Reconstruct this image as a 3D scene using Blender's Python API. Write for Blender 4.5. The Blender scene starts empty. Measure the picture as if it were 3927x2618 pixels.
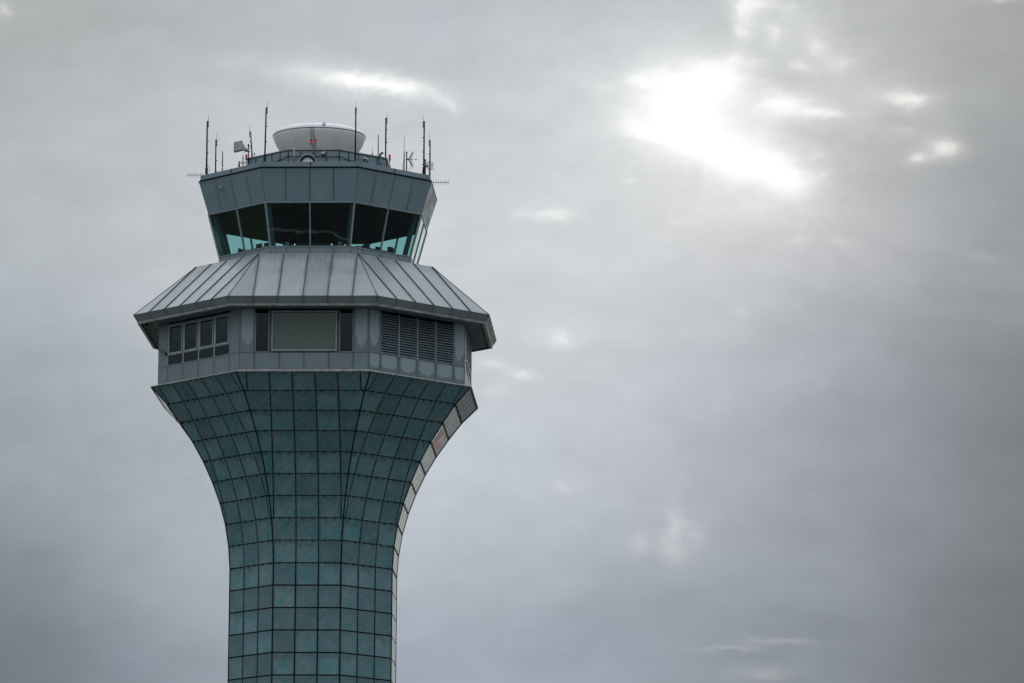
import bpy, math, random
from mathutils import Vector, Matrix
random.seed(7)
R = math.radians
sc = bpy.context.scene
C = sc.collection
TH = -0.08139                      # the tower is turned a little from due north
ct, st = math.cos(TH), math.sin(TH)
K1 = 0.5 / math.tan(math.pi / 8)   # apothem of an octagon of side 1

# ------------------------------------------------------------------ materials
def new_mat(name):
    m = bpy.data.materials.new(name); m.use_nodes = True
    nt = m.node_tree; nt.nodes.clear()
    return m, nt
def N(nt, t, **kw):
    n = nt.nodes.new(t)
    for k, v in kw.items():
        if k.startswith('i_'):
            n.inputs[k[2:].replace('_', ' ')].default_value = v
        else: setattr(n, k, v)
    return n
def L(nt, a, b): nt.links.new(a, b)
def math_(nt, op, a, b=None, c=None, clamp=False):
    n = nt.nodes.new('ShaderNodeMath'); n.operation = op; n.use_clamp = clamp
    for i, v in enumerate((a, b, c)):
        if v is None: continue
        if isinstance(v, (int, float)): n.inputs[i].default_value = v
        else: L(nt, v, n.inputs[i])
    return n.outputs[0]
def mixc(nt, f, a, b, blend='MIX'):
    n = nt.nodes.new('ShaderNodeMix'); n.data_type = 'RGBA'; n.blend_type = blend
    for s, v in ((n.inputs[0], f), (n.inputs[6], a), (n.inputs[7], b)):
        if isinstance(v, (int, float)): s.default_value = v
        elif isinstance(v, tuple): s.default_value = (*v, 1) if len(v) == 3 else v
        else: L(nt, v, s)
    return n.outputs[2]
def maprange(nt, v, a, b, c=0.0, d=1.0, smooth=True):
    n = nt.nodes.new('ShaderNodeMapRange')
    if smooth: n.interpolation_type = 'SMOOTHSTEP'
    L(nt, v, n.inputs[0])
    for i, x in enumerate((a, b, c, d)): n.inputs[i + 1].default_value = x
    return n.outputs[0]
def noise(nt, vec, scale, detail=4, rough=0.55, dist=0.0):
    n = nt.nodes.new('ShaderNodeTexNoise')
    n.inputs['Scale'].default_value = scale; n.inputs['Detail'].default_value = detail
    n.inputs['Roughness'].default_value = rough; n.inputs['Distortion'].default_value = dist
    L(nt, vec, n.inputs['Vector'])
    return n.outputs['Fac']
def mapping(nt, vec, scale=(1, 1, 1), rot=(0, 0, 0), loc=(0, 0, 0)):
    n = nt.nodes.new('ShaderNodeMapping'); L(nt, vec, n.inputs[0])
    n.inputs['Scale'].default_value = scale; n.inputs['Rotation'].default_value = rot
    n.inputs['Location'].default_value = loc
    return n.outputs[0]
def out(nt, sh):
    o = nt.nodes.new('ShaderNodeOutputMaterial'); L(nt, sh, o.inputs[0])
def bsdf(nt, color, rough=0.5, metal=0.0, spec=0.5, normal=None):
    b = nt.nodes.new('ShaderNodeBsdfPrincipled')
    for k, v in (('Base Color', color), ('Roughness', rough), ('Metallic', metal), ('Specular IOR Level', spec)):
        if isinstance(v, (int, float)): b.inputs[k].default_value = v
        elif isinstance(v, tuple): b.inputs[k].default_value = (*v, 1)
        else: L(nt, v, b.inputs[k])
    if normal is not None: L(nt, normal, b.inputs['Normal'])
    return b.outputs[0]
def bump(nt, h, strength=0.2, dist=0.02):
    n = nt.nodes.new('ShaderNodeBump'); n.inputs['Strength'].default_value = strength
    n.inputs['Distance'].default_value = dist; L(nt, h, n.inputs['Height'])
    return n.outputs[0]

def simple(name, col, rough=0.6, metal=0.0, var=0.25, scale=3.0, spec=0.4):
    m, nt = new_mat(name)
    tc = N(nt, 'ShaderNodeTexCoord').outputs['Object']
    n = noise(nt, tc, scale, 5)
    f = maprange(nt, n, 0.3, 0.7, 1 - var, 1 + var * 0.6)
    c = mixc(nt, 1.0, col, f, 'MULTIPLY')
    out(nt, bsdf(nt, c, rough, metal, spec))
    return m

def panel_metal(name, col, stain=0.35, tone=0.07, rough=0.45, metal=0.0, clean=False, streak=1.0):
    """painted metal cladding: per-panel tone, rain streaks, grime near joints; UV=metres, cell=0..1 in each panel"""
    m, nt = new_mat(name)
    uv = N(nt, 'ShaderNodeUVMap', uv_map='metres').outputs[0]
    cell = N(nt, 'ShaderNodeUVMap', uv_map='cell').outputs[0]
    sp = N(nt, 'ShaderNodeSeparateXYZ'); L(nt, cell, sp.inputs[0])
    isl = N(nt, 'ShaderNodeNewGeometry').outputs['Random Per Island']
    big = noise(nt, mapping(nt, uv, (0.5, 0.8, 1)), 1.0, 5, 0.6)
    strk = noise(nt, mapping(nt, uv, (7.0, 0.45, 1)), 1.0, 4, 0.65)
    fine = noise(nt, uv, 7, 5, 0.75)
    f = math_(nt, 'ADD', math_(nt, 'MULTIPLY', math_(nt, 'SUBTRACT', isl, 0.5), tone * 2), 1.0)
    f = math_(nt, 'ADD', f, math_(nt, 'MULTIPLY', math_(nt, 'SUBTRACT', big, 0.5), 0.40))
    f = math_(nt, 'ADD', f, math_(nt, 'MULTIPLY', math_(nt, 'SUBTRACT', strk, 0.5), 0.22 * streak))
    f = math_(nt, 'ADD', f, math_(nt, 'MULTIPLY', math_(nt, 'SUBTRACT', fine, 0.5), 0.30))
    c = mixc(nt, 1.0, col, f, 'MULTIPLY')
    # grime that has collected along the joints and run down from them
    ex = math_(nt, 'MINIMUM', sp.outputs[0], math_(nt, 'SUBTRACT', 1.0, sp.outputs[0]))
    exn = math_(nt, 'ADD', ex, math_(nt, 'MULTIPLY', math_(nt, 'SUBTRACT', strk, 0.5), 0.22))
    g1 = maprange(nt, exn, -0.02, 0.15, 1.0, 0.0)
    tp = math_(nt, 'ADD', math_(nt, 'SUBTRACT', 1.0, sp.outputs[1]), math_(nt, 'MULTIPLY', math_(nt, 'SUBTRACT', strk, 0.5), -0.9))
    g2 = maprange(nt, tp, -0.10, 0.22, 1.0, 0.0)
    g = math_(nt, 'MULTIPLY', math_(nt, 'MAXIMUM', g1, g2), stain, clamp=True)
    dirt = tuple(x * y for x, y in zip(col, (0.42, 0.45, 0.42)))
    c = mixc(nt, g, c, dirt)
    if clean:
        # rain-washed lighter tongues reaching down each panel
        cx = math_(nt, 'ABSOLUTE', math_(nt, 'SUBTRACT', sp.outputs[0], 0.5))
        w = noise(nt, mapping(nt, uv, (2.2, 1.2, 1)), 1.0, 3, 0.5)
        dr = noise(nt, mapping(nt, uv, (3.2, 0.6, 1)), 1.0, 3, 0.6)
        top = math_(nt, 'ADD', sp.outputs[1], math_(nt, 'MULTIPLY', math_(nt, 'SUBTRACT', dr, 0.5), 0.45))
        low = maprange(nt, math_(nt, 'SUBTRACT', top, math_(nt, 'MULTIPLY', math_(nt, 'MULTIPLY', cx, cx), 1.2)), 0.10, 0.22)
        side = maprange(nt, math_(nt, 'ADD', cx, math_(nt, 'MULTIPLY', math_(nt, 'SUBTRACT', w, 0.5), 0.25)), 0.34, 0.46, 1.0, 0.0)
        k = math_(nt, 'MULTIPLY', low, side)
        c = mixc(nt, math_(nt, 'MULTIPLY', k, 0.9), c, tuple(x * 1.85 for x in col))
    rg = maprange(nt, big, 0.3, 0.7, rough - 0.08, rough + 0.15)
    out(nt, bsdf(nt, c, rg, metal, 0.45, bump(nt, big, 0.12, 0.03)))
    return m

def tower_glass():
    """fritted teal glass cladding: fine slanting frit lines, dusty bloom, soiling under the joints"""
    m, nt = new_mat('teal_fritted_glass')
    uv = N(nt, 'ShaderNodeUVMap', uv_map='metres').outputs[0]
    cell = N(nt, 'ShaderNodeUVMap', uv_map='cell').outputs[0]
    sp = N(nt, 'ShaderNodeSeparateXYZ'); L(nt, cell, sp.inputs[0])
    isl = N(nt, 'ShaderNodeNewGeometry').outputs['Random Per Island']
    diag = noise(nt, mapping(nt, mapping(nt, uv, (1, 1, 1), (0, 0, R(-42))), (0.9, 7.5, 1)), 1.0, 5, 0.8)
    big = noise(nt, uv, 0.6, 5, 0.6)
    blot = noise(nt, uv, 2.2, 4, 0.6)
    col = mixc(nt, maprange(nt, big, 0.35, 0.65), (0.084, 0.225, 0.250), (0.145, 0.258, 0.275))
    f = math_(nt, 'ADD', 0.95, math_(nt, 'MULTIPLY', math_(nt, 'SUBTRACT', diag, 0.5), 1.25))
    f = math_(nt, 'ADD', f, math_(nt, 'MULTIPLY', math_(nt, 'SUBTRACT', isl, 0.5), 0.46))
    f = math_(nt, 'ADD', f, math_(nt, 'MULTIPLY', math_(nt, 'SUBTRACT', blot, 0.5), 0.45))
    col = mixc(nt, 1.0, col, f, 'MULTIPLY')
    tp = math_(nt, 'ADD', math_(nt, 'SUBTRACT', 1.0, sp.outputs[1]), math_(nt, 'MULTIPLY', math_(nt, 'SUBTRACT', blot, 0.5), -1.9))
    g = maprange(nt, tp, -0.05, 0.45, 0.55, 0.0)
    ex = math_(nt, 'MINIMUM', sp.outputs[0], math_(nt, 'SUBTRACT', 1.0, sp.outputs[0]))
    g = math_(nt, 'MAXIMUM', g, maprange(nt, math_(nt, 'ADD', ex, math_(nt, 'MULTIPLY', math_(nt, 'SUBTRACT', blot, .5), .15)), 0.0, 0.12, 0.5, 0.0))
    dirty = math_(nt, 'MULTIPLY', g, maprange(nt, isl, 0.35, 0.9, 0.45, 1.0))
    col = mixc(nt, dirty, col, (0.045, 0.062, 0.058))
    rg = maprange(nt, diag, 0.3, 0.7, 0.20, 0.34)
    out(nt, bsdf(nt, col, rg, 0.0, 0.6, bump(nt, blot, 0.05, 0.01)))
    return m

def glass(name, tint, wav=0.0, refl=1.0, f0=0.04):
    """clear tinted pane: Fresnel reflection over tinted transparency, one tint per face crossed"""
    m, nt = new_mat(name)
    tr = N(nt, 'ShaderNodeBsdfTransparent'); tr.inputs[0].default_value = (*tint, 1)
    gl = N(nt, 'ShaderNodeBsdfGlossy'); gl.inputs['Roughness'].default_value = 0.01
    gl.inputs[0].default_value = (0.85, 0.95, 0.93, 1)
    ge = N(nt, 'ShaderNodeNewGeometry')
    dt = nt.nodes.new('ShaderNodeVectorMath'); dt.operation = 'DOT_PRODUCT'
    L(nt, ge.outputs['Normal'], dt.inputs[0]); L(nt, ge.outputs['Incoming'], dt.inputs[1])
    om = math_(nt, 'SUBTRACT', 1.0, math_(nt, 'ABSOLUTE', dt.outputs['Value']))
    fres = math_(nt, 'ADD', f0, math_(nt, 'MULTIPLY', math_(nt, 'POWER', om, 5.0), 1 - f0))
    tc = N(nt, 'ShaderNodeTexCoord').outputs['Object']
    if wav:
        b = bump(nt, noise(nt, tc, 0.7, 1), wav, 0.02)
        L(nt, b, gl.inputs['Normal'])
    mx = N(nt, 'ShaderNodeMixShader')
    L(nt, math_(nt, 'MULTIPLY', fres, refl, clamp=True), mx.inputs[0])
    L(nt, tr.outputs[0], mx.inputs[1]); L(nt, gl.outputs[0], mx.inputs[2])
    out(nt, mx.outputs[0])
    return m

def emit(name, col, s):
    m, nt = new_mat(name)
    e = N(nt, 'ShaderNodeEmission'); e.inputs[0].default_value = (*col, 1); e.inputs[1].default_value = s
    out(nt, e.outputs[0]); return m

GREY = (0.205, 0.280, 0.325)
GREYW = (0.190, 0.245, 0.275)
M = dict(
    panel=panel_metal('weathered_grey_panel', GREY, 0.30, 0.05, 0.42),
    panelw=panel_metal('washed_grey_panel', tuple(x * 0.85 for x in GREYW), 0.35, 0.06, 0.42, clean=True),
    panell=panel_metal('lower_grey_panel', GREYW, 0.35, 0.06, 0.42),
    roof=panel_metal('standing_seam_roof', (0.36, 0.395, 0.405), 0.74, 0.12, 0.34, 0.2, streak=2.2),
    fascia=panel_metal('fascia_metal', (0.20, 0.245, 0.255), 0.35, 0.08, 0.5, streak=1.5),
    soffit=simple('soffit_planks', (0.13, 0.175, 0.18), 0.55),
    joint=simple('dark_joint', (0.007, 0.011, 0.011), 0.8, spec=0.15),
    seam=simple('weathered_seam', (0.055, 0.072, 0.070), 0.6),
    teal=tower_glass(),
    pink=panel_metal('coppery_reflection_glass', (0.60, 0.36, 0.31), 0.3, 0.1, 0.3),  # warm reflection put into the pane colour
    frame=simple('aluminium_frame', (0.30, 0.37, 0.40), 0.4, 0.2, 0.15),
    framel=simple('pale_aluminium', (0.50, 0.58, 0.60), 0.35, 0.2, 0.15),
    ledge=simple('weathered_ledge', (0.42, 0.44, 0.43), 0.5, 0.0, 0.35, 2.0),
    louvre=simple('louvre_metal', (0.21, 0.27, 0.30), 0.5, 0.1, 0.2),
    blind=simple('olive_roller_blind', (0.205, 0.230, 0.218), 0.8, 0, 0.12),
    blindb=simple('blue_grey_blind', (0.10, 0.16, 0.195), 0.8, 0, 0.15),
    black=simple('black_paint', (0.008, 0.010, 0.011), 0.45),
    steel=simple('galvanised_steel', (0.15, 0.18, 0.20), 0.45, 0.3),
    rust=simple('rusty_bracket', (0.040, 0.028, 0.020), 0.8, 0, 0.5, 8),
    white=simple('white_enamel', (0.82, 0.84, 0.84), 0.4, 0, 0.1),
    blue=simple('blue_grey_fibreglass', (0.09, 0.16, 0.22), 0.4),
    lightg=simple('light_grey_paint', (0.42, 0.46, 0.48), 0.45, 0, 0.15),
    post=simple('blue_interior_post', (0.10, 0.12, 0.145), 0.5, 0, 0.2),
    dark=simple('dark_interior', (0.015, 0.018, 0.018), 0.9, spec=0.05),
    ceil=simple('dark_ceiling_tiles', (0.009, 0.011, 0.011), 0.95, spec=0.0),
    buff=simple('buff_plastic', (0.30, 0.31, 0.25), 0.6),
    cabglass=glass('cab_glass', (0.75, 0.91, 0.905), 0.05, 1.0, 0.065),
    winglass=glass('office_glass', (0.40, 0.55, 0.60), 0.0, 0.9),
    red=emit('red_lamp_glow', (1.0, 0.012, 0.02), 1.1),
    lamp=emit('small_white_lamp', (1.0, 0.98, 0.92), 1.3),
)
def radome_mat(name, col, rough):
    m, nt = new_mat(name)
    tc = N(nt, 'ShaderNodeTexCoord').outputs['Object']
    n = noise(nt, tc, 0.9, 6, 0.6)
    s = noise(nt, mapping(nt, tc, (3, 3, 0.35)), 2.2, 4, 0.65)
    f = math_(nt, 'ADD', maprange(nt, n, 0.3, 0.7, 0.92, 1.04), math_(nt, 'MULTIPLY', math_(nt, 'SUBTRACT', s, 0.5), 0.16))
    out(nt, bsdf(nt, mixc(nt, 1.0, col, f, 'MULTIPLY'), rough, 0, 0.4))
    return m
M['bowl'] = radome_mat('radome_bowl_paint', (0.88, 0.88, 0.85), 0.55)
M['cap'] = radome_mat('radome_cap_paint', (0.90, 0.91, 0.94), 0.38)
def lens_mat():
    m, nt = new_mat('red_lens')
    b = N(nt, 'ShaderNodeBsdfPrincipled')
    b.inputs['Base Color'].default_value = (0.22, 0.004, 0.008, 1); b.inputs['Roughness'].default_value = 0.15
    tr = N(nt, 'ShaderNodeBsdfTransparent'); tr.inputs[0].default_value = (0.9, 0.05, 0.06, 1)
    mx = N(nt, 'ShaderNodeMixShader'); mx.inputs[0].default_value = 0.4
    L(nt, tr.outputs[0], mx.inputs[1]); L(nt, b.outputs[0], mx.inputs[2]); out(nt, mx.outputs[0])
    return m
M['lens'] = lens_mat()

# ------------------------------------------------------------------ mesh builder
class MB:
    def __init__(s): s.v = []; s.f = []; s.u1 = []; s.u2 = []; s.mi = []; s.sm = []
    def face(s, pts, uv=None, cell=None, mi=0, smooth=False):
        i = len(s.v); s.v += [tuple(p) for p in pts]; n = len(pts)
        s.f.append(tuple(range(i, i + n)))
        s.u1 += uv or [(p[0] + p[1], p[2]) for p in pts]
        s.u2 += cell or [(0.5, 0.5)] * n
        s.mi.append(mi); s.sm.append(smooth)
    def hexa(s, p, mi=0, uv=None, cell=None):
        """p: 4 back points then 4 front points in the same order"""
        for q in ((0, 3, 2, 1), (4, 5, 6, 7), (0, 1, 5, 4), (1, 2, 6, 5), (2, 3, 7, 6), (3, 0, 4, 7)):
            s.face([p[i] for i in q], mi=mi)
    def box(s, c, d, rz=0.0, tilt=None, mi=0):
        m = Matrix.Rotation(rz, 3, 'Z')
        if tilt is not None: m = m @ tilt
        c = Vector(c)
        P = [c + m @ Vector((sx * d[0] / 2, sy * d[1] / 2, sz * d[2] / 2)) for sy in (1, -1) for sx, sz in ((-1, -1), (1, -1), (1, 1), (-1, 1))]
        s.hexa(P, mi)
    def tube(s, pts, r, n=8, cap=True, mi=0):
        pts = [Vector(p) for p in pts]
        rs = r if isinstance(r, (list, tuple)) else [r] * len(pts)
        base = len(s.v)
        for i, p in enumerate(pts):
            d = (pts[min(i + 1, len(pts) - 1)] - pts[max(i - 1, 0)]).normalized()
            a = Vector((0, 0, 1)) if abs(d.z) < 0.9 else Vector((1, 0, 0))
            x = d.cross(a).normalized(); y = d.cross(x)
            for k in range(n):
                t = 2 * math.pi * k / n
                s.v.append(tuple(p + (x * math.cos(t) + y * math.sin(t)) * rs[i]))
        def add(q, sm=True):
            s.f.append(q); s.u1 += [(s.v[j][0], s.v[j][2]) for j in q]; s.u2 += [(0.5, 0.5)] * len(q)
            s.mi.append(mi); s.sm.append(sm)
        for i in range(len(pts) - 1):
            for k in range(n):
                a0 = base + i * n + k; a1 = base + i * n + (k + 1) % n
                add((a0, a1, a1 + n, a0 + n))
        if cap:
            add(tuple(base + k for k in range(n))[::-1], False)
            add(tuple(base + (len(pts) - 1) * n + k for k in range(n)), False)
    def lathe(s, prof, c=(0, 0, 0), n=32, mi=0, closed=True):
        """prof: list of (r, z); revolved about the vertical axis through c"""
        base = len(s.v)
        for r, z in prof:
            for k in range(n):
                t = 2 * math.pi * k / n
                s.v.append((c[0] + r * math.cos(t), c[1] + r * math.sin(t), c[2] + z))
        for i in range(len(prof) - 1):
            for k in range(n):
                a0 = base + i * n + k; a1 = base + i * n + (k + 1) % n
                q = (a0, a1, a1 + n, a0 + n)
                s.f.append(q); s.u1 += [(s.v[j][0], s.v[j][2]) for j in q]; s.u2 += [(0.5, 0.5)] * 4
                s.mi.append(mi); s.sm.append(True)
        if closed:
            for off in (0, (len(prof) - 1) * n):
                q = tuple(base + off + k for k in range(n))
                s.f.append(q); s.u1 += [(0, 0)] * n; s.u2 += [(0.5, 0.5)] * n; s.mi.append(mi); s.sm.append(False)
    def build(s, name, mats, parent=None, loc=None, rz=None, merge=False):
        me = bpy.data.meshes.new(name)
        me.from_pydata(s.v, [], s.f)
        a = me.uv_layers.new(name='metres'); b = me.uv_layers.new(name='cell')
        for i, (p, q) in enumerate(zip(s.u1, s.u2)): a.data[i].uv = p; b.data[i].uv = q
        if not isinstance(mats, (list, tuple)): mats = [mats]
        for m in mats: me.materials.append(m)
        me.polygons.foreach_set('material_index', s.mi)
        me.polygons.foreach_set('use_smooth', s.sm)
        me.update()
        o = bpy.data.objects.new(name, me); C.objects.link(o)
        if parent is not None: o.parent = parent
        if loc is not None: o.location = loc
        if rz is not None: o.rotation_euler = (0, 0, rz)
        return o
def tag(o, label=None, cat=None, group=None, kind=None):
    if label: o['label'] = label
    if cat: o['category'] = cat
    if group: o['group'] = group
    if kind: o['kind'] = kind
    return o
def W(x, y, z): return (ct * x - st * y, st * x + ct * y, z)       # tower axes -> world
def thing(name, label, cat, x, y, z, rz=0.0, group=None):
    o = bpy.data.objects.new(name, None); C.objects.link(o)
    o.empty_display_size = 0.3
    o.location = W(x, y, z); o.rotation_euler = (0, 0, TH + rz)
    return tag(o, label, cat, group)

# ------------------------------------------------------------------ octagon helpers (tower axes; face 0 looks south)
def fdir(k):
    p = R(-90 + 45 * k); return (math.cos(p), math.sin(p)), (-math.sin(p), math.cos(p))
def F(k, u, a, z):
    n, t = fdir(k); return (n[0] * a + t[0] * u, n[1] * a + t[1] * u, z)
def FP(k, P0, P1, u, v, off=0.0):
    a = P0[0] + (P1[0] - P0[0]) * v; z = P0[1] + (P1[1] - P0[1]) * v
    da, dz = P1[0] - P0[0], P1[1] - P0[1]; l = math.hypot(da, dz)
    return F(k, u, a + off * dz / l, z - off * da / l)
def clip(poly, f):
    """keep the part of a convex polygon where f(p) >= 0"""
    res = []
    for i, p in enumerate(poly):
        q = poly[(i + 1) % len(poly)]; a, b = f(p), f(q)
        if a >= 0: res.append(p)
        if (a >= 0) != (b >= 0):
            t = a / (a - b); res.append((p[0] + (q[0] - p[0]) * t, p[1] + (q[1] - p[1]) * t))
    return res
def fpanel(mb, k, P0, P1, poly, off0, off1, mi=0):
    """extrude a (u,v) polygon lying in face k between profile points P0 and P1"""
    l = math.hypot(P1[0] - P0[0], P1[1] - P0[1])
    us = [p[0] for p in poly]; vs = [p[1] for p in poly]
    du = max(max(us) - min(us), 1e-6); dv = max(max(vs) - min(vs), 1e-6)
    uv = [(p[0] + 23.7 * k, P0[1] * 1.01 + p[1] * l) for p in poly]
    ce = [((p[0] - min(us)) / du, (p[1] - min(vs)) / dv) for p in poly]
    f = [FP(k, P0, P1, u, v, off1) for u, v in poly]; b = [FP(k, P0, P1, u, v, off0) for u, v in poly]
    i = len(mb.v); n = len(poly); mb.v += f + b
    def add(q, u1, u2):
        mb.f.append(q); mb.u1 += u1; mb.u2 += u2; mb.mi.append(mi); mb.sm.append(False)
    add(tuple(range(i, i + n)), uv, ce)
    for j in range(n):
        j2 = (j + 1) % n
        add((i + j, i + n + j, i + n + j2, i + j2), [uv[j], uv[j], uv[j2], uv[j2]], [ce[j], ce[j], ce[j2], ce[j2]])
    add(tuple(range(i + 2 * n - 1, i + n - 1, -1)), uv[::-1], ce[::-1])
def cells(mb, k, P0, P1, lines, g=0.015, gv=0.015, off0=0.0, off1=0.02, s0=None, s1=None, lo=None, hi=None, mi=0, ghip=None):
    """row of panels on face k between P0 (lower) and P1 (upper), cut at the u values in lines and at the hips"""
    s0 = P0[0] / K1 if s0 is None else s0; s1 = P1[0] / K1 if s1 is None else s1
    l = math.hypot(P1[0] - P0[0], P1[1] - P0[1]); ghip = g if ghip is None else ghip
    ed = [-99] + sorted(lines) + [99]
    for c0, c1 in zip(ed[:-1], ed[1:]):
        if lo is not None and c1 <= lo + 1e-3: continue
        if hi is not None and c0 >= hi - 1e-3: continue
        p = [(-50, gv / l), (50, gv / l), (50, 1 - gv / l), (-50, 1 - gv / l)]
        h = lambda v: (s0 + (s1 - s0) * v) / 2 - ghip
        p = clip(p, lambda q: h(q[1]) - q[0]); p = clip(p, lambda q: h(q[1]) + q[0])
        p = clip(p, lambda q: q[0] - (max(c0, lo) if lo is not None else c0) - g)
        p = clip(p, lambda q: (min(c1, hi) if hi is not None else c1) - g - q[0])
        if len(p) >= 3 and max(q[0] for q in p) - min(q[0] for q in p) > 0.04:
            fpanel(mb, k, P0, P1, p, off0, off1, mi)
def fbox(mb, k, u0, u1, a0, a1, z0, z1, mi=0):
    P = [F(k, u, a, z) for a in (a0, a1) for u, z in ((u0, z0), (u1, z0), (u1, z1), (u0, z1))]
    mb.hexa(P, mi)
def sbox(mb, k, P0, P1, u0, u1, v0, v1, o0, o1, mi=0, ut=None):
    """box on a sloping face; ut = (u0,u1) at the top if it tapers"""
    t0, t1 = ut or (u0, u1)
    P = [FP(k, P0, P1, u, v, o) for o in (o0, o1) for u, v in ((u0, v0), (u1, v0), (t1, v1), (t0, v1))]
    mb.hexa(P, mi)
def oring(mb, a0, z0, a1, z1, mi=0):
    """plain octagonal band from (a0,z0) to (a1,z1)"""
    for k in range(8):
        s0, s1 = a0 / K1 / 2, a1 / K1 / 2
        mb.face([F(k, -s0, a0, z0), F(k, s0, a0, z0), F(k, s1, a1, z1), F(k, -s1, a1, z1)],
                [(-s0 + 23.7 * k, z0), (s0 + 23.7 * k, z0), (s1 + 23.7 * k, z1 + (a0 - a1)), (-s1 + 23.7 * k, z1 + (a0 - a1))],
                [(0, 0.3), (1, 0.3), (1, 0.6), (0, 0.6)], mi)
def oprof(mb, prof, mi=0):
    for (a0, z0), (a1, z1) in zip(prof[:-1], prof[1:]): oring(mb, a0, z0, a1, z1, mi)
def corner(k, a, z, out_=0.0):
    r = a / math.cos(math.pi / 8) + out_; t = R(-90 + 45 * k + 22.5)
    return (r * math.cos(t), r * math.sin(t), z)

# ------------------------------------------------------------------ the control tower
tower = bpy.data.objects.new('control_tower', None); C.objects.link(tower)
tower.rotation_euler = (0, 0, TH)
tag(tower, 'tall octagonal airport control tower with flared teal glass shaft and grey metal cab', 'control tower')

MOD = 1.52
# shaft rings (z, side) from the flare top downwards
rings = [(62.937, 8.99), (61.80, 8.104), (60.60, 7.384), (59.35, 6.70), (58.04, 6.095), (56.66, 5.585),
         (55.25, 5.161), (53.80, 4.843), (52.31, 4.650), (50.80, 4.560)]
z = 50.80
while z > 1.0:
    z -= 1.513; rings.append((max(z, 0.0), 4.560))
rings.append((0.0, 4.560)) if rings[-1][0] > 0.05 else None

clad, back = MB(), MB()
bars, clips_ = MB(), MB()
for i in range(len(rings) - 1):
    zt, s_t = rings[i]; zb, s_b = rings[i + 1]
    P0, P1 = (s_b * K1, zb), (s_t * K1, zt)
    back_off = -0.03
    lines = [-0.76, 0.76]
    if i < 7: lines += [-2.28, 2.28]
    if i < 1: lines += [-3.80, 3.80]
    for k in range(8):
        h0, h1 = s_b / 2, s_t / 2
        back.face([FP(k, P0, P1, -h0, 0, back_off), FP(k, P0, P1, h0, 0, back_off), FP(k, P0, P1, h1, 1, back_off), FP(k, P0, P1, -h1, 1, back_off)])
        thick = i >= 9
        gg = 0.048 if thick else 0.034
        cells(clad, k, P0, P1, lines, gg, 0.046 if thick else 0.030, -0.03, 0.0,
              mi=0, ghip=0.055)
        if i < 9 and i > 0 or True:
            # fixing clips straddling each horizontal joint of the flare
            if i <= 9:
                hh = h1
                al = [-3.8, -2.28, -0.76, 0.76, 2.28, 3.8]
                for c in al[:-1]:
                    for q in (0.42, 1.10):
                        u = c + q
                        if abs(u) < hh - 0.10:
                            sbox(clips_, k, P0, P1, u - 0.022, u + 0.022, 1 - (0.10 if i else 0.13) / 1.5, 1 + (0.075 / 1.5 if i else 0), 0.0, 0.045)
                for u in (-hh + 0.16, hh - 0.16):
                    sbox(clips_, k, P0, P1, u - 0.02, u + 0.02, 1 - 0.09 / 1.5, 1 + (0.05 / 1.5 if i else 0), 0.0, 0.04)
        for u in lines:
            if abs(u) < min(h0, h1) - .05:
                w_ = .046 if thick else .032
                sbox(bars, k, P0, P1, u - w_, u + w_, .02, .98, -.02, .003)
        # recessed dark glazing bars, a hair proud of the glass
        if i > 0:
            sbox(bars, k, P0, P1, -h1 + .01, h1 - .01, 1 - 0.026 / 1.5, 1 + 0.024 / 1.5, -0.02, 0.006)
    for k in range(8):
        bars.tube([corner(k, P0[0], zb, 0.0), corner(k, P1[0], zt, 0.0)], 0.040, 6, False)
clad.build('glass_cladding', [M['teal']], tower)
back.build('backing_wall', M['joint'], tower)
bars.build('glazing_bars', M['joint'], tower)
clips_.build('fixing_clips', M['black'], tower)
# warm reflection painted as a coppery tint on one row of east-face panes
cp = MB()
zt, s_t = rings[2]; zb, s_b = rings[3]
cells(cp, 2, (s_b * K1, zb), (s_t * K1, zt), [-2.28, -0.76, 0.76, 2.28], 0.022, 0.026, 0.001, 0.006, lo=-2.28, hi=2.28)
tag(cp.build('reflection_tint_panes', M['pink'], tower), 'panes painted with a coppery reflection in the edge-on right face of the flare')

# ledge on top of the flare
ld = MB()
oprof(ld, [(8.985 * K1 - .1, 62.90), (9.02 * K1, 62.905), (9.02 * K1, 62.955), (8.66 * K1, 63.10), (8.60 * K1, 63.14)])
for k in range(8):
    for u in (-3.3, 0.0, 3.3):
        sbox(ld, k, (9.02 * K1, 62.955), (8.66 * K1, 63.10), u - .015, u + .015, 0.0, 1.0, 0, .02)
ld.build('ledge', M['ledge'], tower)

# ---- lower storey
AW = 8.626 * K1; ZB, ZT = 63.13, 67.22
PB, PM, PT = (AW - .02, ZB), (AW - .02, 64.26), (AW - .02, ZT)
HALF = 8.626 / 2
wall, wallj = MB(), MB()
MODW = 1.65
for k in range(8):
    mi = 1 if k == 1 else 0
    cells(wall, k, PB, PM, [-3.3, -1.65, 0, 1.65, 3.3], 0.014, 0.012, -0.01, 0.02, mi=mi, ghip=0.004)
    fbox(wallj, k, -HALF + .01, HALF - .01, AW - .30, AW - .03, ZB, 64.255)
    for sgn in (-1, 1):
        lo, hi = (3.3, 99) if sgn > 0 else (-99, -3.3)
        cells(wall, k, (AW - .02, 64.26), PT, [-3.3, 3.3], 0.014, 0.012, -0.01, 0.02, lo=lo, hi=hi, mi=1 if (k == 0 or k == 1) else 0, ghip=0.004)
        u0, u1 = (3.3, HALF - .01) if sgn > 0 else (-HALF + .01, -3.3)
        fbox(wallj, k, u0, u1, AW - .30, AW - .03, 64.255, ZT)
    fbox(wallj, k, -3.29, 3.29, AW - .30, AW - .03, 67.10, ZT)
wall.build('storey_wall', [M['panell'], M['panelw']], tower)
wallj.build('wall_backing', M['joint'], tower)
core = MB()
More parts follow.
